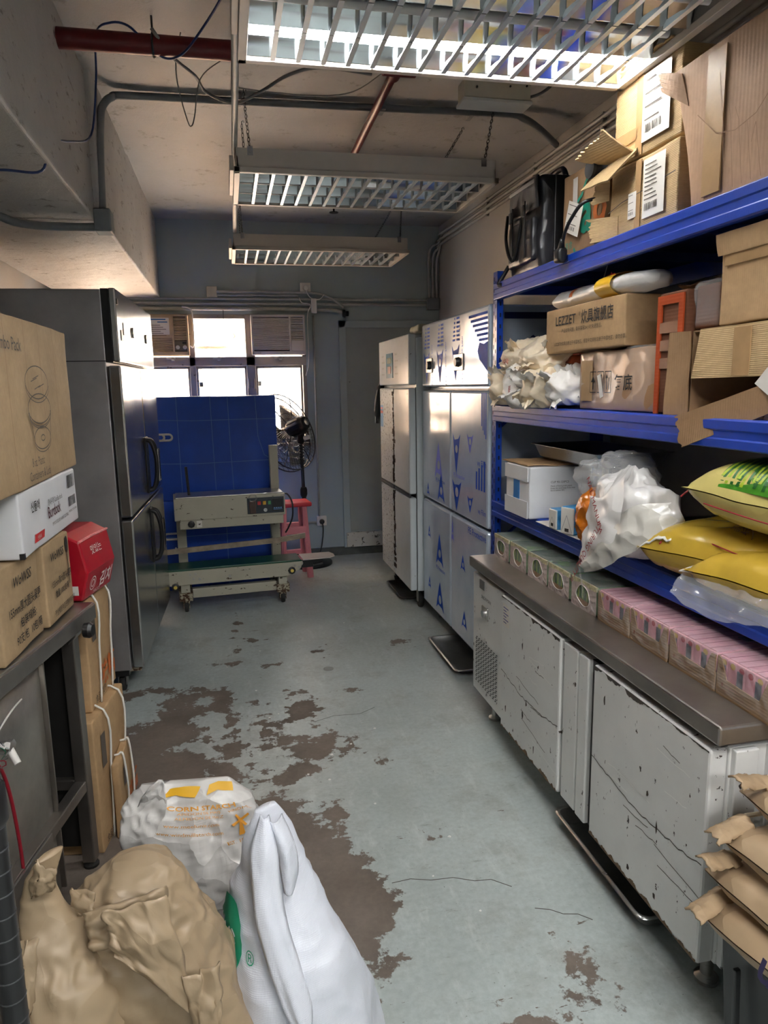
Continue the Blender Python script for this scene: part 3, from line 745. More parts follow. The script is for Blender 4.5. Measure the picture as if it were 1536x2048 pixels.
# ================================================================ BACK OF THE ROOM
# ---- window air conditioners
def ac(label, x0, x1, z0, z1, body, old):
    W, H = x1 - x0, z1 - z0
    t = thing('air_conditioner', label, 'air conditioner', (x0, 6.225, z0), 0, 'window air conditioners')
    ob('case', G().box(0, W, -.05, .30, 0, H), body, t, bevel=.006)
    ob('front_frame', G().box(0, W, -.085, -.05, 0, .03).box(0, W, -.085, -.05, H - .018, H).box(0, .018, -.085, -.05, 0, H).box(W - .016, W, -.085, -.05, 0, H).box(W * .70, W * .735, -.085, -.05, 0, H), body, t, bevel=.004)
    sl = G().box(.018, W * .70, -.006, .006, -.0032, .0032).mesh('slat'); sl.materials.append(body)
    sv = G().box(W * .735, W - .016, -.006, .006, -.0035, .0035).mesh('vent_slat'); sv.materials.append(body)
    dark = pm('ac_recess_dark', S(50, 46, 42), 0.8)
    ob('recess', G().box(.016, W - .014, -.056, -.049, .03, H - .018), dark, t)
    if not old:
        n = 24
        for i in range(n):
            ob('slat', sl, body, t, loc=(0, -.072, .045 + (H - .075) * i / (n - 1)), rot=(R(-25), 0, 0))
        for i in range(13):
            ob('vent_slat', sv, body, t, loc=(0, -.072, .125 + (H - .155) * i / 12), rot=(R(-20), 0, 0))
        ob('access_panel', G().box(W * .735, W - .014, -.088, -.06, .03, .118), body, t, bevel=.004)
        P = Pl((0, -.085, 0), (1, 0, 0), (0, 0, 1))
        P.text('GREE', .045, .010, .013, INKG, t); P.text('R-22', W * .60, .010, .011, INKG, t)
    else:
        ob('notice_panel', G().box(.018, W * .70, -.084, -.05, .14, H - .018), body, t, bevel=.003)
        P = Pl((0, -.084, 0), (1, 0, 0), (0, 0, 1))
        g = G(); P.rect(g, W * .22, W * .66, .165, H - .028); ob('notice', g, PAPER, t)
        q = pm('print_blue', S(40, 110, 170), 0.6)
        P2 = Pl((0, -.0852, 0), (1, 0, 0), (0, 0, 1))
        g = G(); P2.rect(g, W * .25, W * .6, H - .045, H - .036); P2.rect(g, W * .45, W * .63, H - .065, H - .057); ob('notice_heading', g, q, t)
        g = G()
        for i in range(6): P2.rect(g, W * (.26 + .05 * (i % 2)), W * (.5 + .1 * (i % 3) * .5), H - .088 - i * .016, H - .084 - i * .016)
        ob('notice_lines', g, INKG, t)
        for i in range(10):
            ob('slat', sl, body, t, loc=(0, -.072, .036 + .10 * i / 9), rot=(R(-25), 0, 0))
        for i in range(14):
            ob('vent_slat', sv, body, t, loc=(0, -.072, .125 + (H - .155) * i / 13), rot=(R(-20), 0, 0))
        c = ob('control_panel', G().box(W * .735, W - .014, -.083, -.06, .035, .115), pm('ac_control', S(120, 108, 92), 0.5, var=.1), t, bevel=.003)
        for x in (W * .79, W * .92):
            k = ob('knob', G().cyl((x, -.083, .065), (x, -.1, .065), .016, .014, 16), IVORY, c, smooth='auto')
        ob('display', G().box(W * .88, W * .95, -.086, -.08, .092, .106), BLACKP, c)
AGED = pm('aged_beige_plastic', S(196, 172, 138), 0.5, var=.12)
ac('newer white window air conditioner with wide slatted front', .213, .661, 1.775, 2.10, pm('ac_white_plastic', S(226, 216, 206), 0.45, var=.05), False)
ac('aged beige window air conditioner with two knobs, beside the steel fridge', -.72, -.29, 1.775, 2.10, AGED, True)
tag(ob('appliance_cord', G().tube(smooth_path([(-.33, 6.17, 2.165), (-.262, 6.165, 2.14), (-.252, 6.16, 2.05), (-.25, 6.155, 1.9), (-.262, 6.15, 1.84), (-.285, 6.15, 1.85)], 6), .006, 8), WHITEP, smooth=True), 'white power cord drooping beside the beige air conditioner', 'cord')

# ---- blue corrugated plastic boxes, stacked
BLUEB = pm('blue_corrugated_plastic', S(18, 74, 186), 0.42, var=.16, vs=5, bs=.25, bsc=30, bd=.004)
BLUEL = pm('blue_plastic_crease', S(92, 134, 205), 0.5)
def blue_box(label, x0, x1, z0, z1, lines, grips):
    t = thing('plastic_box', label, 'box', ((x0 + x1) / 2, 5.56, z0), 0, 'stacked blue boxes')
    W, H = x1 - x0, z1 - z0
    ob('body', G().soft((W, .28, H), 26, .008, .004, 4.0, z0), BLUEB, t, smooth='auto')
    P = Pl((-W / 2, -.142, 0), (1, 0, 0), (0, 0, 1))
    for ln in lines:
        g = G(); P.line(g, [(a * W, b * H) for a, b in ln], .004, .0035); ob('crease', g, BLUEL, t)
    for a, b in grips:
        c = P.at(a, b, 0.004)
        pts = [c + Vector(q) for q in arc((.045, 0, 0), .022, -PI / 2, PI / 2, 8, 'xz') + arc((-.045, 0, 0), .022, PI / 2, 3 * PI / 2, 8, 'xz')]
        k = ob('grip', G().tube(pts, .008, 8, closed=True), WHITEP, t, smooth=True)
blue_box('upper blue corrugated plastic box on top of another', -.66, .341, .688, 1.449,
         [[(0, .79), (.4, .77), (1, .775)], [(.0, .37), (.4, .355), (1, .37)], [(.29, 0), (.285, 1)], [(.535, 0), (.53, .5), (.525, 1)], [(.665, 0), (.655, .5), (.65, 1)], [(.85, 1), (.86, .6), (.9, .42), (.96, .37)], [(.12, 0), (.12, .35)]], [(.175, .47), (.12, .47)])
blue_box('lower blue corrugated plastic box behind the conveyor legs', -.66, .30, 0, .684,
         [[(0, .6), (1, .62)], [(.3, 0), (.3, 1)], [(.62, 0), (.62, 1)]], [(.205, .42)])

# ---- pedestal fan
def pedestal_fan():
    t = thing('pedestal_fan', 'black industrial pedestal fan with wire cage in front of window', 'fan', (.575, 5.90, 0))
    ob('base', G().lathe([(.20, 0), (.20, .02), (.17, .035), (.05, .05), (.03, .07)], (.03, .07, 0), 32), BLACKM, t, smooth='auto')
    ob('pole', G().cyl((.02, .05, .05), (0, 0, .62), .019, n=16).cyl((0, 0, .62), (-.01, 0, 1.1), .014, n=14), BLACKM, t, smooth='auto')
    ob('collar', G().lathe([(.024, .60), (.03, .62), (.03, .66), (.022, .68)], (0, 0, 0), 16), BLACKP, t, smooth='auto')
    sp = [(-.005 + .019 * math.cos(i * .9), .019 * math.sin(i * .9), .90 + i * .0035) for i in range(52)]
    ob('spring', G().tube(sp, .005, 6), BLACKM, t, smooth=True)
    C = Vector((-.135, .08, 1.13)); a = Vector((.60, -.62, .34)).normalized()
    e1 = a.cross(Vector((0, 0, 1))).normalized(); e2 = e1.cross(a)
    def P(r, th, h): return C + (e1 * math.cos(th) + e2 * math.sin(th)) * r + a * h
    ob('motor', G().loft([[P(r, 2 * PI * i / 20, h) for i in range(20)] for r, h in ((.03, .045), (.05, .06), (.062, .08), (.072, .11), (.074, .2), (.07, .225), (.05, .25), (.02, .257))]), BLACKP, t, smooth='auto')
    g = G()
    for i in range(14):
        th = 2 * PI * i / 14; g.tube([P(.073, th, .10), P(.077, th, .11), P(.077, th, .2), P(.07, th, .222)], .004, 5)
    ob('motor_fins', g, BLACKP, t)
    ob('motor_cap', G().loft([[P(r, 2 * PI * i / 16, h) for i in range(16)] for r, h in ((.028, .252), (.028, .262), (.018, .266))]), CHROME, t, smooth='auto')
    ob('yoke', G().cyl((-.01, 0, 1.06), tuple(C + a * .16 - e2 * .06), .03, .026, 12), BLACKP, t, smooth='auto')
    ob('tilt_knob', G().cyl((.02, -.03, 1.09), (.05, -.06, 1.10), .018, n=12), WHITEP, t, smooth='auto')
    Rr = .33
    for h, nm, dep in ((.03, 'rear_cage', .05), (-.03, 'front_cage', -.09)):
        g = G()
        for q in (1.0, .86, .72, .58, .44, .30, .2):
            hh = h + dep * (1 - q * q)
            g.tube([P(Rr * q, 2 * PI * i / 36, hh) for i in range(36)], .0021 if q < 1 else .0055, 5, closed=True)
        for i in range(60 if h > 0 else 36):
            th = 2 * PI * i / (60 if h > 0 else 36)
            g.tube([P(Rr * q, th + (.35 * (1 - q) if h > 0 else 0), h + dep * (1 - q * q)) for q in (1, .8, .6, .4, .2)], .0017, 3)
        ob(nm, g, BLACKM, t)
    for k in range(6):
        th = 2 * PI * k / 6
        ob('cage_stay', G().tube([P(Rr, th, .03), P(Rr * .75, th, .055), P(Rr * .4, th, .075), P(.06, th, .085)], .004, 5), BLACKM, t)
    for k in range(3):
        th0 = 2 * PI * k / 3 + .3
        ob('blade', G().sheet(lambda u, v_: P(.04 + .25 * u, th0 + (v_ - .5) * (.75 + .15 * u), -.02 + (v_ - .5) * .05), 6, 4), STEEL, t, smooth=True, solid=.002)
    ob('hub', G().loft([[P(r, 2 * PI * i / 14, h) for i in range(14)] for r, h in ((.02, -.06), (.04, -.05), (.045, .0), (.04, .045))]), BLACKP, t, smooth='auto')
pedestal_fan()
tag(ob('fan_cord', G().tube(smooth_path([(.755, 6.155, .32), (.76, 6.15, .27), (.75, 6.13, .18), (.72, 6.09, .07), (.67, 6.04, .012), (.60, 5.98, .008), (.56, 5.9, .06), (.565, 5.86, .14)], 7), .005, 8), BLACKP, smooth=True), 'black power cord looping from the low socket to the floor', 'cord')

# ---- pink stool behind the sealer
PINK = pm('pink_plastic', S(224, 140, 152), 0.45, var=.08)
t = thing('pink_stool', 'pink plastic stool with red seat half hidden behind sealing machine', 'stool', (.45, 5.62, 0), R(6))
ob('seat', G().soft((.24, .22, .035), 8, .012), pm('red_plastic', S(196, 50, 66), 0.4, var=.08), t, loc=(.02, 0, .575))
for sx in (-1, 1):
    for sy in (-1, 1):
        ob('leg', G().tube([(sx * .08, sy * .08, .575), (sx * .11, sy * .10, 0)], [.022, .026], 8), PINK, t, smooth='auto')
for sy in (-1, 1):
    ob('stretcher', G().box(-.105, .105, sy * .095 - .012, sy * .095 + .012, .36, .42), PINK, t, bevel=.005)
    ob('lower_stretcher', G().box(-.12, .12, sy * .11 - .012, sy * .11 + .012, .15, .19), PINK, t, bevel=.005)

# ---- band sealing conveyor
CREAM = chipped('machine_cream_paint', S(186, 182, 164), 0.45, 0.66, (3, 3, 6), S(70, 54, 40))
RUSTY = chipped('machine_rusty_paint', S(170, 162, 140), 0.55, 0.52, (9, 9, 9), S(74, 50, 34))
t = thing('sealing_machine', 'cream band sealing machine with green conveyor belt on casters', 'machine', (-.02, 4.88, 0), R(4.5))
for x in (-.335, .325):
    for y in (0.0, .38):
        c = ob('caster', G().box(x - .022, x + .022, y - .02, y + .03, .068, .085).box(x - .022, x - .017, y - .015, y + .035, .03, .07).box(x + .017, x + .022, y - .015, y + .035, .03, .07), RUSTY, t)
        ob('wheel', G().lathe([(.012, -.014), (.04, -.012), (.042, 0), (.04, .012), (.012, .014)], (x, y + .008, .042), 20, 'x'), RUBBER, c, smooth='auto')
    ob('foot_rail', G().box(x - .045, x + .045, -.04, .44, .085, .145), RUSTY, t, bevel=.004)
    ob('foot_block', G().box(x - .03, x + .03, -.035, .03, .145, .215), CREAM, t, bevel=.003)
    ob('column', G().box(x - .032, x + .032, .22, .29, .145, .60), CREAM, t, bevel=.004)
ob('cross_beam', G().box(-.29, .28, -.02, .03, .10, .165), CREAM, t, bevel=.004)
ob('conveyor_frame', G().prism([(-.46, .205), (.36, .205), (.45, .25), (.465, .30), (-.47, .30)], -.06, -.045).prism([(-.46, .205), (.36, .205), (.45, .25), (.465, .30), (-.47, .30)], .165, .18), CREAM, t, bevel=.003)
ob('belt', G().prism([(-.47, .29), (-.48, .30), (-.47, .312), (.455, .312), (.465, .30), (.455, .29)], -.045, .165), pm('green_belt', S(24, 74, 56), 0.3, var=.15), t, bevel=.003)
for x in (-.455, .45):
    ob('roller', G().cyl((x, -.043, .285), (x, .163, .285), .02, n=16), STEEL, t, smooth='auto')
ob('end_tray', G().prism([(.47, -.05), (.66, -.05), (.705, -.01), (.71, .05), (.69, .12), (.47, .13)], .306, .311, 'z'), pm('pale_pink_steel', S(206, 196, 192), 0.4, var=.06), t)
ob('tray_bracket', G().box(.46, .62, .0, .03, .24, .29).cyl((.55, .01, .25), (.62, .01, .26), .02, n=10), BLACKP, t)
ob('guide_bar', G().prism([(-.55, .405), (.30, .435), (.50, .455), (.50, .49), (.30, .47), (-.55, .44)], -.005, .012), pm('worn_bar', S(150, 136, 118), 0.5, var=.3, vs=14), t)
for x in (-.38, .37):
    ob('guide_stay', G().cyl((x, .01, .44), (x, .24, .40), .007, n=8), STEEL, t)
for x in (-.40, .385):
    kb = ob('knob', G().lathe([(.012, 0), (.026, -.004), (.026, -.016), (.01, -.02)], (x, -.06, .245 if x > 0 else .20), 8, 'y'), BLACKP, t)
    ob('knob_cap', G().cyl((x, -.079, .245 if x > 0 else .20), (x, -.083, .245 if x > 0 else .20), .012, n=12), pm('yellow_cap', S(226, 200, 96), 0.4), kb)
for x, z, r_ in ((-.30, .275, .007), (-.265, .277, .007), (-.28, .245, .008), (-.24, .24, .01), (-.04, .243, .01), (.41, .275, .008), (.44, .262, .008)):
    ob('bolt', G().cyl((x, -.06, z), (x, -.066, z), r_, n=8), STEEL, t, smooth='auto')
ob('head', G().box(-.375, .365, -.02, .26, .635, .785), CREAM, t, bevel=.006)
ob('head_skirt', G().box(-.345, .35, -.012, .25, .575, .64), CREAM, t, bevel=.004)
ob('head_lid', G().box(-.36, .355, .0, .25, .783, .792), STEEL, t, bevel=.003)
ob('rear_post', G().box(.30, .36, .2, .25, .78, 1.10), CREAM, t, bevel=.004)
ob('film_rod', G().cyl((-.27, .1, .785), (-.28, .1, .985), .009, n=10), BLACKM, t, smooth='auto')
c = ob('control_panel', G().box(.105, .355, -.028, -.02, .655, .765), pm('panel_navy', S(44, 52, 60), 0.4, var=.08), t, bevel=.002)
for x, cl, nm in ((.185, (196, 60, 60), 'red'), (.22, (226, 176, 60), 'yellow'), (.255, (70, 140, 90), 'green')):
    ob('button', G().box(x - .011, x + .011, -.036, -.027, .715, .74), pm('button_' + nm, S(*cl), 0.4), c, bevel=.002)
ob('dial', G().cyl((.225, -.028, .68), (.225, -.042, .68), .013, n=14), CHROME, c, smooth='auto')
d = ob('display', G().box(.275, .348, -.031, -.027, .668, .752), BLACKP, c, bevel=.002)
g = G(); Pd = Pl((.275, -.0315, .668), (1, 0, 0), (0, 0, 1))
for i in range(4): Pd.rect(g, .008 + i * .015, .018 + i * .015, .018, .024)
Pd.rect(g, .006, .066, .010, .013)
ob('display_keys', g, pm('print_cyan', S(110, 160, 210), 0.5), d)
ob('strap', G().tube(smooth_path([(.115, -.03, .765), (.13, -.05, .79), (.16, -.05, .785), (.165, -.035, .755), (.14, -.04, .74), (.12, -.035, .755)], 4), .005, 6), CLEAR, c)
ob('probe', G().soft((.045, .02, .085), 5, .008, .004, 30), pm('brown_clip', S(76, 58, 52), 0.5, var=.2), c, loc=(.14, -.036, .66))
ob('adjust_knob', G().lathe([(.012, 0), (.024, -.006), (.024, -.02), (.012, -.024)], (-.27, -.014, .612), 8, 'y'), BLACKP, t)
Ps = Pl((-.235, -.0125, .585), (1, 0, 0), (0, 0, 1))
g = G(); Ps.rect(g, 0, .035, 0, .045); k = ob('warning_label', g, PAPER, t)
g = G(); Ps.poly(g, [(.008, .022), (.028, .028), (.02, .016)], .0018); ob('label_mark', g, INK, k)
ob('cord', G().tube(smooth_path([(.365, .1, .76), (.40, .1, .76), (.43, .09, .70), (.43, .09, .60), (.40, .1, .52), (.38, .12, .48)], 5), .006, 8), BLACKP, t, smooth=True)

# ================================================================ FRIDGES
def caster(parent, x, y, r_, h):
    c = ob('caster', G().box(x - .03, x + .03, y - .03, y + .03, h - .01, h).box(x - .022, x - .016, y - .02, y + .02, r_ * .8, h).box(x + .016, x + .022, y - .02, y + .02, r_ * .8, h), STEEL, parent)
    ob('wheel', G().lathe([(.015, -.013), (r_ - .003, -.013), (r_, -.008), (r_, .008), (r_ - .003, .013), (.015, .013)], (x, y, r_), 24, 'x'), RUBBER, c, smooth='auto')
# ---- stainless four door fridge, left
t = thing('steel_fridge', 'tall stainless four-door fridge with black bow handles', 'fridge', (-.48, 3.53, 0), R(-1.64))
ob('cabinet', G().box(-.74, -.062, 0, 1.22, .13, 1.955), STEELD, t, bevel=.004)
ob('side_seam', G().box(-.74, -.062, -.003, 0, 1.634, 1.638), BLACKM, t)
ob('top_cap', G().box(-.062, -.03, 0, 1.22, 1.63, 1.958), BLACKP, t)
ob('control_fascia', G().box(-.03, .0, .004, 1.216, 1.632, 1.962), STEELV, t, bevel=.006)
Pf = Pl((0, 0, 1.632), (0, 1, 0), (0, 0, 1))
g = G(); Pf.slab(g, .16, 1.0, .13, .19, 0, .003); c = ob('control_strip', g, pm('strip_grey', S(120, 116, 110), 0.3, 0.6), t)
for a in (.42, .9):
    P_ = Pf.at(a, .16); ob('dial', G().cyl(P_, P_ + Vector((.012, 0, 0)), .026, n=18), CHROME, c, smooth='auto')
g = G(); Pf.slab(g, .03, .06, .26, .285, 0, .003); ob('badge', g, BLACKP, t)
g = G(); Pf.slab(g, .08, .13, .10, .15, 0, .003); ob('switch', g, BLACKP, t)
for z0, z1 in ((.90, 1.615), (.14, .885)):
    for y0, y1, hy in ((.004, .606, .585), (.614, 1.216, .635)):
        d = ob('door', G().box(-.055, 0, y0, y1, z0, z1), STEELV, t, bevel=.008)
        zc = (z0 + .19) if z0 > .5 else (z1 - .19)
        pts = [(.0, hy, zc - .14), (.03, hy, zc - .13), (.05, hy, zc - .07), (.055, hy, zc), (.05, hy, zc + .07), (.03, hy, zc + .13), (.0, hy, zc + .14)]
        h = ob('handle', G().tube(smooth_path(pts, 4), .012, 10), BLACKP, d, smooth=True)
        ob('handle_inlay', G().box(.062, .068, hy - .004, hy + .004, zc - .09, zc + .09), CHROME, h)
        ob('handle_plate', G().soft((.008, .04, .31), 8, .0035), BLACKP, d, loc=(.004, hy, zc - .155))
ob('base', G().box(-.70, -.08, .03, 1.19, .09, .13), BLACKM, t)
for y in (.08, 1.13):
    for x in (-.12, -.66): caster(t, x, y, .042, .095)
g = G()
for q in range(9): pass
ob('floor_bracket', G().box(-.075, -.02, .03, .06, .115, .135), RUSTY, t)

# ---- white, chipped four door fridge at the back right
WHITEF = chipped('fridge_white_paint', S(214, 222, 226), 0.2, 0.70, (2, 2, 5), S(70, 60, 52))
WHITEW = chipped('fridge_white_worn', S(210, 218, 222), 0.25, 0.6, (2, 6, 8), S(52, 44, 40))
WR = thing('white_fridge', 'old white four-door fridge with chipped door edges', 'fridge', (1.125, 4.45, 0))
t = WR
ob('cabinet', G().box(.05, .68, .0, .90, .14, 1.80), WHITEF, t, bevel=.006)
ob('control_fascia', G().box(0, .05, 0, .90, 1.505, 1.822), WHITEF, t, bevel=.008)
Pw = Pl((0, .90, 1.505), (0, -1, 0), (0, 0, 1))
g = G(); Pw.slab(g, .26, .46, .05, .22, 0, .004); d = ob('display', g, pm('display_blue', S(64, 120, 150), 0.25, var=.2), t)
g = G(); Pw.slab(g, .31, .41, .08, .13, .004, .006); ob('readout', g, pm('readout_red', S(110, 50, 54), 0.3), d)
g = G(); Pw.slab(g, .30, .42, .15, .19, .004, .006); ob('logo_strip', g, pm('display_teal', S(40, 80, 60), 0.3, var=.3), d)
for i in range(4):
    for a in (.10, .52):
        Pw.text('POWER KEY' if i % 2 else 'TEMP SET', a, .20 - i * .043, .016, INKG, t, sx=1.1)
for z0, z1 in ((.80, 1.485), (.145, .775)):
    for y0, y1 in ((.0, .445), (.455, .90)):
        d = ob('door', G().box(0, .046, y0, y1, z0, z1), WHITEF if y0 == 0 else WHITEW, t, bevel=.01)
        a0, a1 = (y1 - .014, y1 - .001) if y0 == 0 else (y0 + .001, y0 + .014)
        g = G()
        q = random.Random(int(z0 * 100) + int(y0 * 10))
        for i in range(70):
            zz = z0 + .02 + (z1 - z0 - .04) * q.random() ** (1.3 if z0 > .5 else .7); hh = q.uniform(.003, .04); ww = .002 + .045 * q.random() ** 3
            yy = (y1 - ww) if y0 == 0 else y0
            if y0 == 0 and i % 2: continue
            g.box(-.0008, .002, yy, yy + ww, zz, min(z1 - .005, zz + hh))
        ob('worn_edge', g, pm('chip_dark', S(58, 48, 42), 0.8, var=.3), d)
        ob('edge_trim', G().box(-.002, .01, y0 + .01, y1 - .01, (z0 - .012) if z0 > .5 else z1, z0 if z0 > .5 else z1 + .012), DARKGREY, d)
ob('door_gasket', G().box(.044, .054, .01, .89, .15, 1.49), BLACKP, t)
P_ = Pl((0, .90, .8), (0, -1, 0), (0, 0, 1)); g = G(); P_.rect(g, .02, .12, .40, .56); st = ob('sticker', g, pm('sticker_blue', S(70, 130, 186), 0.4, var=.2), t)
g = G(); P_.rect(g, .03, .11, .50, .52, .0018); P_.rect(g, .04, .1, .53, .545, .0018); ob('sticker_print', g, pm('sticker_red', S(180, 70, 66), 0.5), st)
for y in (.10, .80):
    for x in (.09, .60): caster(t, x, y, .055, .14)

# ---- film-wrapped fridge
def film_mat():
    m, t_, p = nt('steel_under_film')
    v = coords(t_)
    f = fac_noise(t_, v, 3.0, 4.0)
    t_.links.new(ramp(t_, f, (0.3, S(186, 204, 224)), (0.7, S(214, 226, 240))), p.inputs['Base Color'])
    p.inputs['Metallic'].default_value = 0.3
    t_.links.new(math_(t_, 'MULTIPLY_ADD', f, 0.12, 0.10), p.inputs['Roughness'])
    bump(t_, p, fac_noise(t_, coords(t_, (1, 1, .5)), 2.5, 2.0), 0.14, 0.02)
    return m
FILM = film_mat()
FBLUE = pm('film_print_blue', S(18, 74, 184), 0.6, spec=.15)
FLILAC = pm('film_print_pale', S(110, 122, 214), 0.6, spec=.15)
t = thing('film_fridge', 'new four-door fridge still in blue printed protective film', 'fridge', (1.2, 3.215, 0))
FW_ = 1.185
ob('cabinet', G().box(.055, .645, 0, FW_, .12, 1.865), FILM, t, bevel=.01)
ob('control_fascia', G().box(0, .055, 0, FW_, 1.49, 1.868), FILM, t, bevel=.012)
def tri_logo(P, g, a, b, w_, h_, flip=1, hole=None):
    """curved sail mark with a round hole"""
    pts = []
    for i in range(9):
        q = i / 8; pts.append((a + w_ * (.5 - .5 * q ** .8) * 1.0, b + flip * h_ * (1 - q)))
    base = [(a + w_ * (.0 + .25 * math.sin(PI * .5 * i / 5)), b + flip * h_ * .16 * math.sin(PI * i / 10)) for i in range(1, 6)]
    pts += base + [(a + w_ * .75, b + flip * h_ * .12), (a + w_, b)]
    pts += [(a + w_ * (.5 + .5 * (1 - q / 6) ** 1.0), b + flip * h_ * (q / 6)) for q in range(1, 6)]
    P.poly(g, pts, .0012)
    if hole is not None: P.poly(hole, [(a + w_ * .52 + w_ * .17 * math.cos(2 * PI * i / 16), b + flip * h_ * .38 + w_ * .17 * math.sin(2 * PI * i / 16)) for i in range(16)], .0018)
PF = Pl((0, FW_, 0), (0, -1, 0), (0, 0, 1))
def logo(parent, a, b, w_, h_, flip=1, m=FBLUE, stripes=False):
    g = G(); hole = G(); tri_logo(PF, g, a, b, w_, h_, flip, hole)
    if stripes:
        for i in range(6):
            z = b + .02 + i * .022
            for p0, p1 in ((.1 + .05 * i, .45), (.62, 1.02)):
                gs = G(); PF.rect(gs, a + w_ * p0, a + w_ * p1, z, z + .011); ob('film_stripe', gs, m, parent)
    o = ob('film_print', g, m, parent)
    ob('print_hole', hole, FILM, o)
fas = t.children[-1]
for a, b in ((.05, 1.70), (.33, 1.70), (.62, 1.71)):
    logo(fas, a, b, .13, .19, -1, FBLUE, True)
    PF.text('PE Protective Film', 0, 0, .03, FBLUE, fas).matrix_local = Matrix.Translation(PF.at(a + .17, b - .20, .0013)) @ Matrix(((0, 0, -1, 0), (0, -1, 0, 0), (1, 0, 0, 0), (0, 0, 0, 1))) @ Matrix.Rotation(0, 4, 'Z') @ Matrix.Diagonal((.032, .032, .032, 1))
for i in range(6):
    g = G(); PF.rect(g, .90 + .03 * i, 1.17, 1.825 - i * .024, 1.838 - i * .024); ob('film_stripe', g, FBLUE, fas)
g = G(); PF.poly(g, [(1.03, 1.66), (1.06, 1.70), (1.12, 1.69), (1.172, 1.70), (1.172, 1.56), (1.10, 1.60), (1.06, 1.62)], .0012); ob('film_print', g, FBLUE, fas)
for a, s_ in ((.11, 0), (.66, 1)):
    g = G(); PF.slab(g, a, a + .13 + .03 * s_, 1.575, 1.66, 0, .006); q = ob('thermostat', g, STEEL, fas, bevel=.002)
    c_ = PF.at(a + .09, 1.618, .006); ob('dial', G().cyl(c_, c_ + PF.n * .02, .026, .022, 16), BLACKP, q, smooth='auto')
for z0, z1 in ((.80, 1.47), (.10, .785)):
    for y0, y1 in ((.0, .588), (.597, FW_)):
        d = ob('door', G().box(0, .05, y0, y1, z0, z1), FILM, t, bevel=.014)
        a0 = FW_ - y1
        if y0 > 0:
            for a, b, w_, h_, f_, mm in (((.28, .95, .16, .22, 1, FLILAC), (.34, .82, .14, .17, 1, FBLUE), (.10, .82, .06, .08, 1, FBLUE)) if z0 > .5 else ((.30, .42, .15, .2, 1, FBLUE), (.30, .14, .16, .18, 1, FBLUE), (.12, .55, .06, .08, 1, FBLUE), (.12, .22, .06, .08, 1, FBLUE))):
                logo(d, a0 + a, b, w_, h_, f_, mm)
            PF.text('PE Protective', a0 + .30, .93 if z0 > .5 else .39, .034, FBLUE, d)
            if z0 > .5: PF.text('PE Film', a0 + .3, 1.38, .034, FLILAC, d)
        else:
            for a, b, w_, h_, f_, mm in (((.04, 1.24, .13, .22, -1, FBLUE), (.28, 1.25, .10, .10, -1, FLILAC), (.03, .985, .16, .17, -1, FBLUE), (.29, .93, .09, .09, -1, FBLUE)) if z0 > .5 else ((.18, .50, .08, .09, 1, FBLUE), (.20, .18, .09, .1, 1, FBLUE), (.43, .42, .1, .1, 1, FBLUE), (.01, .62, .05, .14, 1, FLILAC))):
                logo(d, a0 + a, b, w_, h_, f_, mm)
            if z0 > .5:
                PF.text('ve Film', a0 + .57, 1.10, .045, FBLUE, d, align='RIGHT'); PF.text('PE Protective', a0 + .05, 1.0, .036, FLILAC, d)
                PF.text('ve Film', a0 + .57, .86, .04, FBLUE, d, align='RIGHT')
                for i in range(4):
                    g = G(); PF.rect(g, a0 + .42 + i * .038, a0 + .442 + i * .038, .98, 1.07 + .02 * i); ob('film_stripe', g, FBLUE, d)
                    g = G(); PF.rect(g, a0 + .495 + i * .02, a0 + .506 + i * .02, 1.30 - i * .02, 1.46); ob('film_stripe', g, FBLUE, d)
            else: PF.text('PE Protective', a0 + .575, .73, .05, FBLUE, d, align='RIGHT')
ob('door_gasket', G().box(.045, .058, .01, FW_ - .01, .11, 1.48), BLACKP, t)
PS = Pl((.055, 0, 0), (1, 0, 0), (0, 0, 1))
NAVY = pm('side_print_navy', S(24, 34, 84), 0.4)
g = G(); PS.poly(g, [(.10, 1.64), (.155, 1.72), (.165, 1.727), (.18, 1.715), (.25, 1.64), (.175, 1.665)], .002); s_ = ob('side_logo', g, NAVY, t)
g = G(); PS.poly(g, [(.158 + .010 * math.cos(i * PI / 6), 1.70 + .010 * math.sin(i * PI / 6)) for i in range(12)], .0026); ob('logo_dot', g, PAPER, s_)
PS.text('FSHMC JIAODA', .085, 1.61, .028, NAVY, t, sx=.9, bold=.01)
g = G(); PS.rect(g, 0.02, .6, 1.80, 1.83, .002); ob('side_band', g, NAVY, t)
for y in (.10, 1.08):
    for x in (.09, .58): caster(t, x, y, .05, .12)

# ---- shallow steel trays on the floor
def pan(name, label, cat, c, dx, dy, h, m, rz=0.0, lip=.012, group=None):
    o = []
    for (sx, sy, z) in ((dx / 2 + lip, dy / 2 + lip, h), (dx / 2, dy / 2, h), (dx / 2 - .004, dy / 2 - .004, h - .006), (dx / 2 - .02, dy / 2 - .02, .012), (dx / 2 - .035, dy / 2 - .035, .004)):
        r_ = .03; pts = []
        for (qx, qy, a0) in ((1, 1, 0), (-1, 1, PI / 2), (-1, -1, PI), (1, -1, 1.5 * PI)):
            for i in range(5):
                a = a0 + PI / 2 * i / 4; pts.append((qx * (sx - r_) + r_ * math.cos(a), qy * (sy - r_) + r_ * math.sin(a), z))
        o.append(pts)
    g = G().loft(o, cap=False); g.f.append(tuple(range(len(g.v) - 20, len(g.v))))
    q = ob(name, g, m, smooth='auto', loc=c, rot=(0, 0, rz), solid=.0015)
    if label: tag(q, label, cat, group)
    return q
pan('drip_tray', 'steel drip tray on the floor under the film-wrapped fridge', 'tray', (1.22, 3.60, 0), .27, .52, .035, STEEL)
pan('drip_tray', 'dark drip tray on the floor under the white fridge', 'tray', (1.24, 4.92, 0), .24, .46, .03, pm('tray_dark_steel', S(84, 82, 80), 0.35, 0.9, var=.2))
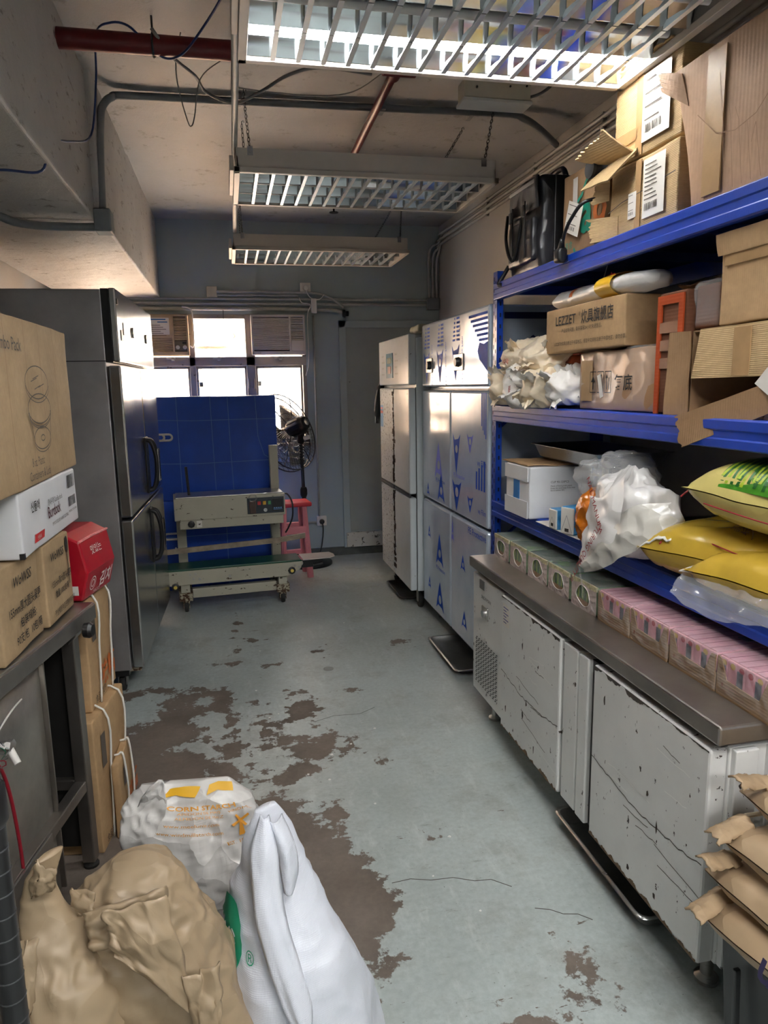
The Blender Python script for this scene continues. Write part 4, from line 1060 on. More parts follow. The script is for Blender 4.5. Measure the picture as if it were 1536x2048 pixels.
pan('drip_tray', 'long steel drip tray on the floor under the counter fridge', 'tray', (1.19, 1.79, 0), .33, .52, .06, STEEL)

# ---- things on and beside the white fridge
t = thing('towel_bundle', 'pale rolled cloth on a small wooden block, on top of white fridge', 'cloth', (1.36, 4.75, 1.80))
ob('block', G().box(-.05, .06, -.06, .06, 0, .05), pm('wood_block', S(170, 140, 100), 0.6, var=.2), t, bevel=.004)
ob('cloth', G().soft((.24, .22, .05), 12, .02, .012, 12, 3), crumple('pale_cloth', S(176, 176, 160), 0.8, 14, .5, .01), t, smooth=True, loc=(.0, 0, .05))
t = thing('umbrella', 'dark grey folded umbrella hanging beside the white fridge', 'umbrella', (1.112, 5.385, 1.24))
ob('canopy', G().tube(smooth_path([(.06, 0, .34), (.03, 0, .25), (.01, 0, .12), (.0, 0, .03)], 4), [.012, .016, .02, .024, .028, .031, .033, .034, .034, .034, .03, .026, .02], 10), pm('umbrella_cloth', S(48, 50, 52), 0.7, var=.2), t, smooth=True)
ob('handle', G().cyl((0, 0, .03), (-.005, 0, -.02), .018, .016, 10), BLACKP, t, smooth='auto')
ob('hook', G().tube([(.06, 0, .33), (.07, 0, .36), (.09, .0, .37), (.10, 0, .35)], .004, 6), WIRE, t)

# ================================================================ SOFT GOODS HELPERS
def fnoise(p, k, s=0.0): return noise.noise(Vector((p[0] * k + s, p[1] * k - s, p[2] * k + 2 * s)))
def ridge(p, k, s=0.0): return 1 - 2 * abs(noise.noise(Vector((p[0] * k + s, p[1] * k - s, p[2] * k + 2 * s))))
def pillow(L, W, T, seed, amp=.006, nu=56, nv=34, flange=.05, puck=.5, droop=None):
    """lying filled sack, length along y, sewn flat ends; returns G, base at z=0"""
    g = G()
    def pt(u, v_, side):
        a = abs(u); L2 = L / 2
        fu = max(0.0, 1 - (a / (1 - flange)) ** 5) if a < 1 - flange else 0.0
        fv = max(0.0, 1 - abs(v_) ** 4)
        h = T / 2 * (fu ** .55) * (fv ** .5)
        wx = W / 2 * (1 - .10 * fu * (1 - a) - .03 * a)
        x, y = v_ * wx, u * L2
        edge = 1 - fu * fv
        q = Vector((x, y, side * h))
        r_ = ridge(q, 9, seed) * .6 + ridge((q.x + q.y * .4, q.y * .6, q.z), 17, seed + 3) * .4 + ridge(Vector((x * 26, y * 5, side)), 1, seed) * puck * a ** 2
        z = T / 2 + side * (h + .0015 + amp * r_ * (fu * fv) ** .3) + .012 * fnoise(q, 5, seed) * edge
        if side < 0: z = max(0.0, T / 2 - h * 1.0 - .0015) if fu * fv > .3 else z
        x += .006 * fnoise(q, 9, seed + 3)
        p = Vector((x, y, z))
        return droop(p) if droop else p
    for side in (1, -1):
        g.sheet(lambda u, v_: pt(u * 2 - 1, (v_ * 2 - 1), side), nu, nv)
    return g
def cat(keys, t):
    """Catmull-Rom through a list of tuples"""
    n = len(keys) - 1; x = min(max(t, 0), 1) * n; i = min(int(x), n - 1); f = x - i
    a, b, c, d = keys[max(i - 1, 0)], keys[i], keys[i + 1], keys[min(i + 2, n)]
    return [0.5 * (2 * b[k] + (c[k] - a[k]) * f + (2 * a[k] - 5 * b[k] + 4 * c[k] - d[k]) * f * f + (3 * b[k] - a[k] - 3 * c[k] + d[k]) * f ** 3) for k in range(len(b))]
def sack(keys, seed, amp=.012, n=72, m=80, ex=2.6, k1=7.0, vert=1.0):
    """standing sack: keys (z, cx, cy, half width, half depth, turn) from base to mouth"""
    rings = []
    for j in range(m + 1):
        z, cx, cy, a, b, ro = cat(keys, j / m)
        a = max(a, .004); b = max(b, .002); rg = []
        for i in range(n):
            th = 2 * PI * i / n
            c, s = math.cos(th), math.sin(th)
            x = a * math.copysign(abs(c) ** (2 / ex), c); y = b * math.copysign(abs(s) ** (2 / ex), s)
            q = Vector((x * 1.0, y * 1.0, z * vert))
            f = min(1.0, b / .05)
            d = amp * f * (ridge((q.x, q.y, q.z * .45), k1, seed) * .9 + .7 * ridge((q.x + q.z * .5, q.y, q.z * .7), k1 * 1.9, seed + 5) + .35 * ridge(q, k1 * 4.2, seed + 9)) + .004 * fnoise(q, 18, seed)
            l = math.hypot(x, y) or 1
            x, y = x * (1 + d / l), y * (1 + d / l)
            rg.append((cx + x * math.cos(ro) - y * math.sin(ro), cy + x * math.sin(ro) + y * math.cos(ro), z + (.6 * d if j > m * .5 else 0)))
        rings.append(rg)
    return G().loft(rings)
def rag(c, s, seed, n=26, amp=.35, flat=.8):
    """crumpled lump of thin plastic, base at z=0"""
    g = G(); rings = []
    for j in range(n + 1):
        ph = PI * j / n; rg = []
        for i in range(n * 2):
            th = PI * i / n
            d = Vector((math.sin(ph) * math.cos(th), math.sin(ph) * math.sin(th), math.cos(ph)))
            dd = Vector((d.x, d.y * 1.6, d.z * .8)); r_ = 1 + amp * (ridge(d, 1.3, seed) * .8 + ridge(dd, 2.4, seed + 4) * .4 + ridge(dd, 5, seed + 8) * .13) - amp * .4
            rg.append((c[0] + d.x * s[0] * r_, c[1] + d.y * s[1] * r_, c[2] + max(-s[2] * flat, d.z * s[2] * r_)))
        rings.append(rg)
    return g.loft(rings)

CARD = cardboard('cardboard_tan', S(190, 158, 118), 260, (0, 1, 0), .12)
CARDL = cardboard('cardboard_light', S(200, 172, 128), 420, (0, 0, 1), .30)
CARDP = cardboard('cardboard_pinkish', S(180, 146, 116), 150, (0, 1, 0), .07)
CARDD = cardboard('cardboard_brown', S(158, 126, 94), 260, (0, 1, 0), .15)
CARDW = pm('white_carton', S(216, 218, 222), 0.55, var=.04, bs=.1, bsc=50)
CORE = cardboard('cardboard_torn_edge', S(190, 160, 116), 400, (0, 1, 0), .5)
def carton(name, label, x0, x1, y0, y1, z0, z1, m, rz=0.0, amp=.003, seed=1.0, tape=None, group=None, r_=.006, warp=None, tilt=(0, 0)):
    t = thing(name, label, 'box', ((x0 + x1) / 2, (y0 + y1) / 2, z0), 0, group, rot=(tilt[0], tilt[1], rz))
    d = (x1 - x0, y1 - y0, z1 - z0)
    ob('body', G().soft(d, 16, r_, amp, 7.0, seed, warp), m, t, smooth='auto')
    t['_d'] = d
    h = amp + .001
    A = Pl((-d[0] / 2, d[1] / 2, 0), (0, -1, 0), (0, 0, 1))      # aisle face of things on the right
    B = Pl((-d[0] / 2, -d[1] / 2, 0), (1, 0, 0), (0, 0, 1))      # face towards the camera
    Cc = Pl((d[0] / 2, -d[1] / 2, 0), (0, 1, 0), (0, 0, 1))      # aisle face of things on the left
    T = Pl((-d[0] / 2, -d[1] / 2, d[2]), (1, 0, 0), (0, 1, 0))
    for P in (A, B, Cc, T): P.o = P.o + P.n * amp * .9
    if tape:
        for (P, a0, a1, b0, b1) in [( {'A': A, 'B': B, 'C': Cc, 'T': T}[q[0]], *q[1:]) for q in tape]:
            g = G(); P.slab(g, a0, a1, b0, b1, -.001, .0006); ob('tape', g, TAPE, t)
    del t['_d']
    return t, A, B, Cc, T
def flap(name, pts, m, parent, th=.004, tear=None, n=22):
    """cardboard flap: quad corners p00,p10,p11,p01, ragged on the far (v=1) edge"""
    a, b, c, d = [Vector(p) for p in pts]
    nrm = (b - a).cross(d - a).normalized()
    g = G(); top = []; bot = []
    q = random.Random(hash(name) % 97 if tear is None else tear)
    for i in range(n + 1):
        u = i / n
        p0 = a.lerp(b, u); p1 = d.lerp(c, u)
        if tear is not None: p1 = p1 + (p1 - p0).normalized() * q.uniform(-.007, .005) + (p1 - p0).normalized() * .012 * fnoise((i * .25, tear, 0), 1.0)
        top.append((p0, p1))
    def P(u, v_):
        i = u * n; k = min(int(i), n - 1); f = i - k
        p0 = top[k][0].lerp(top[k + 1][0], f); p1 = top[k][1].lerp(top[k + 1][1], f)
        p = p0.lerp(p1, v_)
        return p + nrm * (.005 * fnoise(p, 11, 3.1) + .01 * math.sin(PI * v_) * (.3 if tear is None else 1) * .4)
    g.sheet(P, n, 6)
    return ob(name, g, m, parent, solid=th)
def sticker(P, parent, a0, a1, b0, b1, seed=1, name='shipping_label', lines=6, bc=True):
    g = G(); P.rect(g, a0, a1, b0, b1, .0022); s = ob(name, g, PAPER, parent)
    P2 = Pl(P.o + P.n * .003, P.r, P.u); q = random.Random(seed)
    W, H = a1 - a0, b1 - b0
    g = G()
    if bc: bars(P2, g, a0 + W * .12, b0 + H * .12, W * .6, H * .12, seed)
    for i in range(lines):
        b = b0 + H * (.88 - .58 * i / max(1, lines - 1)); P2.rect(g, a0 + W * .1, a0 + W * q.uniform(.4, .88), b, b + H * .022)
    ob('label_print', g, INKG, s, kind='stuff')
    return s

# ================================================================ COUNTER FRIDGE
CW = chipped('counter_white_paint', S(222, 222, 220), 0.36, 0.665, (3, 6, 3), S(60, 50, 44))
CFX, CFY = 1.02, 1.27
t = thing('counter_fridge', 'long white undercounter fridge with steel worktop and scraped doors', 'fridge', (CFX, CFY, 0))
ob('worktop', G().box(0, .72, 0, 1.69, .698, .745), STEELT, t, bevel=.006)
ob('cabinet', G().box(.045, .70, .02, 1.67, .12, .682), CW, t, bevel=.004)
ob('top_gap', G().box(.03, .69, .03, 1.66, .68, .70), BLACKM, t)
ob('end_post', G().box(.05, .11, .004, .022, .12, .68), CW, t, bevel=.003)
ob('end_panel', G().box(.14, .69, .008, .022, .13, .68), CW, t, bevel=.003)
PC = Pl((.012, 1.68, 0), (0, -1, 0), (0, 0, 1))       # front, a runs from the far end to the near end
c = ob('machine_panel', G().box(.014, .046, 1.305, 1.672, .13, .676), CW, t, bevel=.006)
sl = G()
for j in range(22):
    for i in range(9):
        a = .05 + i * .030 + (j % 2) * .008; b = .178 + j * .0098
        PC.poly(sl, [(a, b), (a + .018, b + .004), (a + .018, b + .009), (a, b + .005)], .0005)
ob('vent_slots', sl, BLACKM, c, kind='stuff')
g = G(); PC.slab(g, .13, .20, .505, .555, -.004, .004); q = ob('thermostat', g, STEEL, c, bevel=.003)
pc = PC.at(.178, .53, .004); ob('dial', G().cyl(pc, pc + PC.n * .014, .016, n=14), CHROME, q, smooth='auto')
g = G(); PC.slab(g, .10, .155, .625, .665, -.002, .002); ob('name_plate', g, pm('plate_grey', S(120, 120, 118), .4, .4), c)
PC.text('SNOWMAN', .12, .585, .022, INK, c, shear=.2)
for nm, y0, y1 in (('door', .775, 1.295), ('door', .025, .555)):
    d = ob(nm, G().box(.0, .046, y0, y1, .125, .676), CW, t, bevel=.007)
    a0 = 1.68 - y1; w_ = y1 - y0
    P3 = Pl((0, y1, 0), (0, -1, 0), (0, 0, 1))
    q = random.Random(int(y0 * 100))
    # ragged, stripped rims where the film and paint came off
    g = G(); pts = [(.004, .674)]
    for i in range(160): pts.append((.004 + (w_ - .008) * i / 159, .674 - .001 - max(0, .5 + noise.fractal(Vector((i * .09, y0 * 9, 0)), .8, 2.2, 4)) * (.013 if (i > 80) == (y0 > .5) else .006)))
    P3.poly(g, pts + [(w_ - .004, .674)], .0008); ob('stripped_rim', g, pm('rim_dark', S(66, 60, 54), .7, var=.3), d)
    g = G(); pts = [(.004, .127)]
    for i in range(160): pts.append((.004 + (w_ - .008) * i / 159, .128 + max(0, .35 + noise.fractal(Vector((i * .07, y0 * 5, 3)), .8, 2.2, 4)) * .02))
    P3.poly(g, pts + [(w_ - .004, .127)], .0008); ob('rusty_rim', g, pm('rim_rust', S(104, 84, 62), .8, var=.4, vs=30), d)
    for i in range(9):
        a, b = q.uniform(.03, w_ * .7), q.uniform(.2, .62); L = q.uniform(.06, .22); s_ = q.uniform(-.15, .1)
        pts = [(a + L * k / 6, b + s_ * L * k / 6 + q.uniform(-.003, .003)) for k in range(7)]
        g = G(); P3.line(g, pts, .0022, .0008); ob('scratch', g, pm('scratch_pale', S(232, 232, 228), .4) if i % 2 else pm('scratch_dark', S(84, 78, 72), .7), d)
    for i in range(5):
        a, b = q.uniform(.05, w_ - .06), q.uniform(.16, .6)
        g = G(); n_ = 7; P3.poly(g, [(a + q.uniform(.003, .008) * math.cos(2 * PI * k / n_), b + q.uniform(.006, .022) * math.sin(2 * PI * k / n_)) for k in range(n_)], .0008); ob('chip', g, pm('chip_dark', S(58, 48, 42), 0.8, var=.3), d)
    g = G(); P3.line(g, [(.005 + (w_ - .01) * k / 30, .37 + (.0 if y0 > .5 else .02) + q.uniform(-.004, .004) - .03 * math.sin(k / 30 * 3)) for k in range(31)], .003, .0008); ob('film_tear', g, pm('scratch_dark', S(84, 78, 72), .7), d)
    if y0 > .5:
        g = G(); P3.rect(g, .02, .085, .56, .65, .001); q2 = ob('data_label', g, PAPER, d)
        g = G()
        for i in range(6): P3.rect(g, .026, .026 + .05 * (.6 + .4 * (i % 2)), .572 + i * .012, .576 + i * .012, .0016)
        ob('label_print', g, pm('print_violet', S(90, 90, 150), .6), q2, kind='stuff')
ob('pillar', G().box(.006, .05, .665, .762, .125, .672), CW, t, bevel=.005)
ob('pillar', G().box(.004, .05, .595, .655, .125, .672), CW, t, bevel=.005)
ob('gasket', G().box(.02, .05, .555, .60, .125, .672), BLACKM, t)
for y in (.10, 1.58):
    for x in (.09, .62): ob('foot', G().lathe([(.03, 0), (.03, .01), (.016, .02), (.016, .12)], (x, y, 0), 14), STEEL, t, smooth='auto')

# ---- shrink-wrapped drink packs on the worktop
GREENP = pm('pack_green', S(70, 120, 58), 0.35, var=.45, vs=40)
GREENT = pm('pack_green_dark_top', S(62, 92, 78), 0.3, var=.4, vs=30)
PINKT = pm('pack_pink_top', S(206, 150, 168), 0.3, var=.2, vs=25)
PINKP = pm('pack_pink', S(212, 150, 166), 0.35, var=.2, vs=40)
NAVYP = pm('pack_navy', S(70, 74, 92), 0.4, var=.5, vs=90)
WRAPM = crumple('shrink_wrap_milky', S(226, 208, 204), 0.2, 26.0, 0.5, 0.012, .08, alpha=.75)
WRAPC = crumple('shrink_wrap_clear', S(240, 236, 232), 0.12, 22.0, 0.7, 0.015, .05, alpha=.2)
FLOWER = [pm('flower_red', S(176, 60, 84), .4), pm('flower_yellow', S(206, 170, 84), .4)]
PX = 1.13
def oval(P, a, b, ra, rb, n=16, h=.001): return [P.at(a + ra * math.cos(2 * PI * i / n), b + rb * math.sin(2 * PI * i / n), h) for i in range(n)]
ORD = ['first', 'second', 'third', 'fourth', 'fifth']
for k in range(5):
    y1 = 2.945 - k * .186; y0 = y1 - .182; Hh = .104
    t = thing('green_drink_pack', 'shrink-wrapped pack of green cartons, %s from the rack post' % ORD[k], 'drink pack', (PX + .13, (y0 + y1) / 2, .745), R(rng.uniform(-1.2, 1.2)), 'green packs on the steel worktop')
    ob('carton_block', G().soft((.25, .172, Hh - .006), 6, .008, .002, 20, k), GREENP, t, smooth='auto', loc=(0, 0, .002))
    ob('top_print', G().box(-.12, .12, -.083, .083, Hh - .006, Hh - .003), GREENT, t)
    # milky wrap with a round opening in its front
    P = Pl((-.127, .088, 0), (0, -1, 0), (0, 0, 1)); g = G()
    n_ = 24; ins = [(.086 + .046 * math.cos(2 * PI * i / n_) * (1 + .10 * math.sin(2 * PI * i / n_ * 3 + k)), .050 + .034 * math.sin(2 * PI * i / n_) * (1 + .10 * math.cos(2 * PI * i / n_ * 2 + k * 2))) for i in range(n_)]
    out = []
    for i in range(n_):
        c_, s_ = math.cos(2 * PI * i / n_), math.sin(2 * PI * i / n_); f = min(.086 / max(abs(c_), 1e-6), .051 / max(abs(s_), 1e-6)); out.append((.086 + c_ * f, .051 + s_ * f))
    A_ = g.ring([P.at(a, b, .003) for a, b in ins]); B_ = g.ring([P.at(a, b, .001) for a, b in out]); g.bridge(A_, B_)
    ob('front_wrap', g, WRAPM, t)
    g = G(); P.poly(g, [(.03, .036), (.142, .033), (.142, .01), (.03, .01)], .0003); ob('card_base', g, CARDD, t)
    for i in range(6):
        a = .045 + .0155 * i; g = G(); P.poly(g, [(a, .036), (a + .006, .036), (a + .008, .082), (a + .002, .082)], .0003); ob('bottle_print', g, (pm('print_lime', S(150, 176, 70), .4), pm('print_deep_green', S(36, 84, 44), .4))[i % 2], t)
    g = G(); P.slab(g, .004, .170, Hh - .020, Hh - .004, -.004, .0022); ob('edge_print', g, pm('edge_print', S(196, 190, 150), .3, var=.5, vs=60), t)
    ob('wrap', G().soft((.256, .178, Hh), 8, .012, .003, 24, k + 7), WRAPC, t, smooth=True)
    g = G(); g.tube([P.at(a, b, .003) for a, b in ins], .0013, 4, closed=True); ob('wrap_rim', g, pm('wrap_rim', S(236, 232, 226), .25), t)
for k in range(4):
    y1 = 2.012 - k * .193; y0 = y1 - .188; Hh = .104
    t = thing('pink_drink_pack', 'shrink-wrapped pack of pink cartons in a brown tray, %s from the green packs' % ORD[k], 'drink pack', (PX + .12, (y0 + y1) / 2, .745), R(rng.uniform(-1, 1)), 'pink packs on the steel worktop')
    W_ = .186
    for i in range(6):
        y = .076 - i * .0305
        c_ = ob('carton', G().box(-.116, .11, y - .0145, y + .0145, .004, Hh - .006), PINKP, t, bevel=.002)
        P = Pl((-.116, y + .0145, 0), (0, -1, 0), (0, 0, 1)); g = G()
        if i % 2 == 0: P.rect(g, .003, .023, .034, .082); ob('carton_print', g, NAVYP, c_)
        P.poly(g if i % 2 else G(), [(.01, .07), (.02, .07), (.02, .08)])
        g = G(); P.poly(g, [(.018 + .009 * math.cos(q * PI / 4), .086 + .008 * math.sin(q * PI / 4)) for q in range(8)]); ob('flower_print', g, FLOWER[(i // 2 + k) % 2 if i % 2 else 0 if i % 4 else 1], c_)
    P = Pl((-.119, W_ / 2, 0), (0, -1, 0), (0, 0, 1))
    g = G().prism([(0, 0), (W_, 0), (W_, Hh * .92), (W_ - .018, Hh * .9), (W_ - .04, .042), (.035, .046), (.014, Hh * .9), (0, Hh * .94)], 0, .002, 'z')
    o = ob('tray_front', g, CARDD, t); o.matrix_local = Matrix(((0, 0, -1, -.118), (-1, 0, 0, W_ / 2), (0, 1, 0, 0), (0, 0, 0, 1)))
    P.o = P.o + P.n * .002
    P.text('▌HYDRATES YOU', .022, .028, .0095, pm('print_brown_red', S(130, 66, 44), .7), t)
    P.text('with flower drink  250ml x 24', .022, .017, .0065, pm('print_brown_red', S(130, 66, 44), .7), t)
    ob('tray', G().box(-.118, .115, -W_ / 2, W_ / 2, 0, .004).box(-.118, .115, -W_ / 2, -W_ / 2 + .002, 0, .05).box(-.118, .115, W_ / 2 - .002, W_ / 2, 0, .05), CARDD, t)
    tp = ob('top_print', G().box(-.112, .108, -.088, .088, Hh - .006, Hh - .003), PINKT, t)
    for i in range(5): ob('top_seam', G().box(-.112, .108, .0605 - i * .0305 - .001, .0605 - i * .0305 + .001, Hh - .003, Hh - .0025), pm('pack_seam', S(150, 90, 110), .5), tp)
    ob('barcode_patch', G().box(.0, .05, -.05, -.015, Hh - .003, Hh - .0022), pm('barcode_grey', S(150, 146, 150), .5, var=.4, vs=200), tp)
    ob('wrap', G().soft((.246, .192, Hh), 8, .012, .003, 24, k + 17), WRAPC, t, smooth=True)

# ================================================================ BLUE RACK
ZS = (.955, 1.405, 1.95)
t = thing('storage_rack', 'blue steel boltless storage rack above the counter fridge', 'rack', (1.21, 1.0, 0))
RL = 2.19; RD = .55
SLOT = pm('slot_dark', S(16, 22, 48), .8)
for x in (0, RD):
    for y in (0.0, RL):
        sg = 1 if y == 0 else -1; sx = 1 if x == 0 else -1
        y_in, y_out = y, y + sg * .05
        pst = ob('post', G().box(min(x, x + sx * .003), max(x, x + sx * .003), min(y, y_out), max(y, y_out), 0, 2.0).box(min(x, x + sx * .045), max(x, x + sx * .045), min(y, y + sg * .003), max(y, y + sg * .003), 0, 2.0).box(min(x + sx * .0, x + sx * .03), max(x, x + sx * .03), min(y_out - sg * .003, y_out), max(y_out - sg * .003, y_out), 0, 2.0), BLUERACK, t, bevel=.001)
        if x == 0:
            g = G()
            for i in range(38):
                z = .10 + i * .05
                for yy, s_ in ((.013, 1), (.035, -1)):
                    yc = y + sg * yy
                    g.quad((-.0006, yc - .004, z + .008 * s_), (-.0006, yc + .004, z + .012 * s_), (-.0006, yc + .004, z + .012 * s_ + .018), (-.0006, yc - .004, z + .008 * s_ + .018))
                g.quad((.012, y - .0006 if y == 0 else y - .05 - .0006, z), (.02, y - .0006 if y == 0 else y - .05 - .0006, z), (.02, y - .0006 if y == 0 else y - .05 - .0006, z + .018), (.012, y - .0006 if y == 0 else y - .05 - .0006, z + .018))
            ob('slots', g, SLOT, pst, kind='stuff', fix=False)
for zs in ZS:
    for x in (0, RD):
        g = G().prism([(0, zs - .075), (.006, zs - .072), (.006, zs - .052), (.002, zs - .048), (.002, zs - .030), (.006, zs - .026), (.006, zs - .004), (.0, zs), (-.02, zs), (-.02, zs - .075)] if x else [(0, zs - .075), (-.006, zs - .072), (-.006, zs - .052), (-.002, zs - .048), (-.002, zs - .030), (-.006, zs - .026), (-.006, zs - .004), (0, zs), (.045, zs), (.045, zs - .02), (.02, zs - .02), (.02, zs - .075)], .02, RL - .02)
        ob('beam', g, BLUERACK, t, loc=(x, 0, 0), bevel=.0012)
    for y in (.02, RL - .05):
        ob('end_beam', G().box(.02, RD - .02, y, y + .03, zs - .05, zs - .005), BLUERACK, t, bevel=.002)
    n = 5
    for i in range(n):
        y0 = .03 + (RL - .06) * i / n; y1 = .03 + (RL - .06) * (i + 1) / n - .004
        ob('deck_panel', G().box(.046, RD - .022, y0, y1, zs - .012, zs - .004).box(.046, RD - .022, y0, y0 + .004, zs - .04, zs - .004).box(.046, RD - .022, y1 - .004, y1, zs - .04, zs - .004), DECK, t)
for z0 in (.2, .75, 1.3):
    for y in (.02, RL - .02):
        ob('side_brace', G().tube([(.03, y, z0), (RD - .03, y, z0 + .4)], .008, 6), BLUERACK, t)

# ================================================================ TOP SHELF
ZT = 1.951
# black insulated delivery backpack
NYL = crumple('black_nylon', S(44, 44, 48), 0.32, 12, .5, .015, .2)
t = thing('delivery_backpack', 'black nylon delivery backpack on the top shelf corner', 'bag', (1.43, 2.93, ZT))
ob('body', G().soft((.36, .32, .37), 16, .025, .012, 6, 2), NYL, t, smooth=True)
P = Pl((-.195, .16, 0), (0, -1, 0), (0, 0, 1))
ob('front_flap', G().soft((.016, .29, .12), 10, .007, .006, 10, 5), NYL, t, smooth=True, loc=(-.188, 0, .24))
ob('front_pocket', G().soft((.03, .25, .17), 10, .012, .006, 10, 8), NYL, t, smooth=True, loc=(-.19, .0, .04))
for a in (.08, .21):
    s_ = ob('strap', G().box(-.004, .002, -.011, .011, -.14, .08), BLACKP, t, loc=(-.207, .16 - a, .20), bevel=.001)
    ob('buckle', G().soft((.012, .026, .045), 5, .005), DARKGREY, s_, loc=(-.006, 0, .02))
ob('sling', G().tube(smooth_path([(-.21, .12, .26), (-.225, .10, .16), (-.225, .06, .08), (-.215, .03, .07), (-.21, -.01, .16), (-.205, -.03, .24)], 6), .007, 6), BLACKP, t, smooth=True)
ob('top_handle', G().tube(smooth_path([(-.06, -.12, .365), (-.06, -.09, .40), (-.05, .0, .41), (-.05, .06, .40), (-.05, .1, .365)], 5), .011, 8), BLACKP, t, smooth=True)
ob('reflective_strip', G().box(-.1985, -.197, -.12, .13, .335, .35), pm('silver_tape', S(176, 178, 180), .3, .5), t)
ob('tail_strap', G().tube(smooth_path([(-.19, .15, .06), (-.21, .165, .02), (-.23, .17, -.015), (-.225, .14, -.02)], 5), .009, 6), BLACKP, t, smooth=True)
ob('side_panel', G().soft((.30, .014, .34), 8, .006, .003, 8), BLACKP, t, smooth=True, loc=(.02, -.165, .015))

t, A, B, Cc, T = carton('printed_carton', 'carton with green and orange rounded letters behind a torn white tag', 1.26, 1.58, 2.31, 2.60, ZT, 2.245, CARDD, 0, .004, 3.0)
GRN = pm('print_teal', S(30, 134, 110), .6); ORG = pm('print_orange', S(196, 104, 44), .6)
A.text('a', .145, .075, .20, GRN, t, bold=.03); A.text('o', .235, .085, .17, ORG, t, bold=.03)
g = G(); A.line(g, [(.10, .03), (.115, .01), (.15, .0)], .012); A.line(g, [(.10, .16), (.12, .185), (.15, .20), (.18, .24), (.22, .26), (.29, .265)], .012, .0012); ob('swoosh_print', g, GRN, t)
A.text('美食', .03, .035, .03, GRN, t)
g = G(); A.rect(g, .085, .12, .18, .27, .0015); ob('sticker', g, pm('sticker_grey', S(200, 196, 190), .4, var=.15), t)
P = Pl(A.at(.045, .10, .012), (0, -.93, -.36), (0.0, -.36, .93)); s_ = sticker(P, t, 0, .115, 0, .105, 5, 'hanging_tag', 3)
# black plug lead and socket on the shelf edge
t = thing('plug_lead', 'black plug and lead dangling over the blue top beam', 'plug', (1.20, 2.40, ZT))
ob('plug', G().soft((.035, .05, .05), 6, .012, .004, 20), BLACKP, t, smooth=True, loc=(-.02, .05, -.03))
ob('lead', G().tube(smooth_path([(-.02, .04, .02), (-.03, .0, .06), (-.03, -.05, .10), (-.01, -.10, .14), (.06, -.12, .15)], 6), .006, 8), BLACKP, t, smooth=True)
ob('strain_relief', G().tube([(-.02, .045, .015), (-.028, .02, .045)], [.014, .008], 8), BLACKP, t, smooth=True)
t = thing('cylinder_canister', 'small black cylinder poking out above the lettered carton', 'canister', (1.235, 2.285, 2.17))
ob('body', G().cyl((-.03, 0, .02), (.08, -.01, .02), .028, n=18), BLACKP, t, smooth='auto')
ob('cap', G().cyl((-.04, 0, .02), (-.03, 0, .02), .031, n=18), DARKGREY, t, smooth='auto')
t = thing('device_tray', 'dark clutter of wires and sockets tucked behind torn carton', 'electronics', (1.27, 2.275, ZT))
ob('case', G().soft((.09, .05, .075), 6, .01, .006, 20), BLACKP, t, smooth=True)
ob('coil', G().tube([(-.05 + .004 * i * .3, .02 * math.sin(i * .8), .03 + .02 * math.cos(i * .8)) for i in range(30)], .004, 5), DARKGREY, t)

t, A, B, Cc, T = carton('torn_carton', 'lower torn carton with long shipping label on the top shelf', 1.25, 1.62, 1.875, 2.24, ZT, 2.163, CARDL, 0, .005, 7.0, tape=[('A', .155, .185, .0, .205)])
sticker(A, t, .20, .31, .03, .195, 11, lines=9); sticker(A, t, .12, .165, .045, .12, 12, 'small_label', 3)
flap('torn_flap', [A.at(.0, .13, .0), A.at(.0, .19, .0), A.at(-.01, .20, .05), A.at(-.02, .12, .045)], CARDL, t, .004, 5)
flap('torn_flap', [A.at(.06, .0, .0), A.at(.06, .07, .0), A.at(-.02, .075, .06), A.at(-.02, -.0, .05)], CARDL, t, .004, 6)
g = G(); A.line(g, [(.0, .09), (.08, .105), (.2, .112), (.36, .125)], .003, .0015); ob('dent_line', g, INKG, t)
ob('dark_gap', G().box(.188, .19, -.18, .18, .01, .2), BLACKM, t)
t, A, B, Cc, T = carton('torn_carton', 'upper torn carton stacked on another, drooping ripped flap', 1.255, 1.66, 1.89, 2.235, 2.172, 2.405, CARDL, R(1.0), .006, 9.0, tape=[('A', .13, .165, .0, .225), ('A', .0, .14, .05, .085)])
sticker(A, t, .165, .30, .03, .215, 21, lines=4)
flap('torn_flap', [A.at(.02, .02, .003), A.at(.16, .02, .003), A.at(.10, -.06, .07), A.at(-.07, -.05, .07)][::-1], CARDL, t, .005, 8)
flap('ripped_panel', [A.at(-.01, .02, .002), A.at(.14, .01, .002), A.at(.12, .075, .10), A.at(-.06, .045, .10)], CARDL, t, .005, 9)
flap('top_flap', [T.at(.0, .01, .0), T.at(.0, .34, .0), T.at(-.03, .33, .02), T.at(-.03, .02, .015)], CARDL, t, .004, 10)
def lean(q):
    k = max(0.0, (q.z + .19) / .38)
    return (q.x, q.y + (.10 * (k ** 1.3) if q.y > 0 else 0) * (abs(q.y) / .3), q.z)
t, A, B, Cc, T = carton('big_carton', 'largest bulging carton at the near end of the top shelf', 1.24, 1.70, 1.16, 1.80, ZT, 2.33, CARDP, 0, .003, 13.0, warp=lean, tape=[])
A.o = A.o + A.n * .002
g = G(); A.slab(g, .05, .12, .02, .36, -.003, .0005); ob('tape', g, TAPE, t)
g = G(); A.slab(g, .36, .42, .02, .36, -.003, .0005); ob('tape', g, TAPE, t)
flap('torn_flap', [A.at(-.03, .27, -.002), A.at(-.06, .36, -.002), A.at(-.16, .40, .005), A.at(-.13, .34, .012)], CARDP, t, .005, 3)
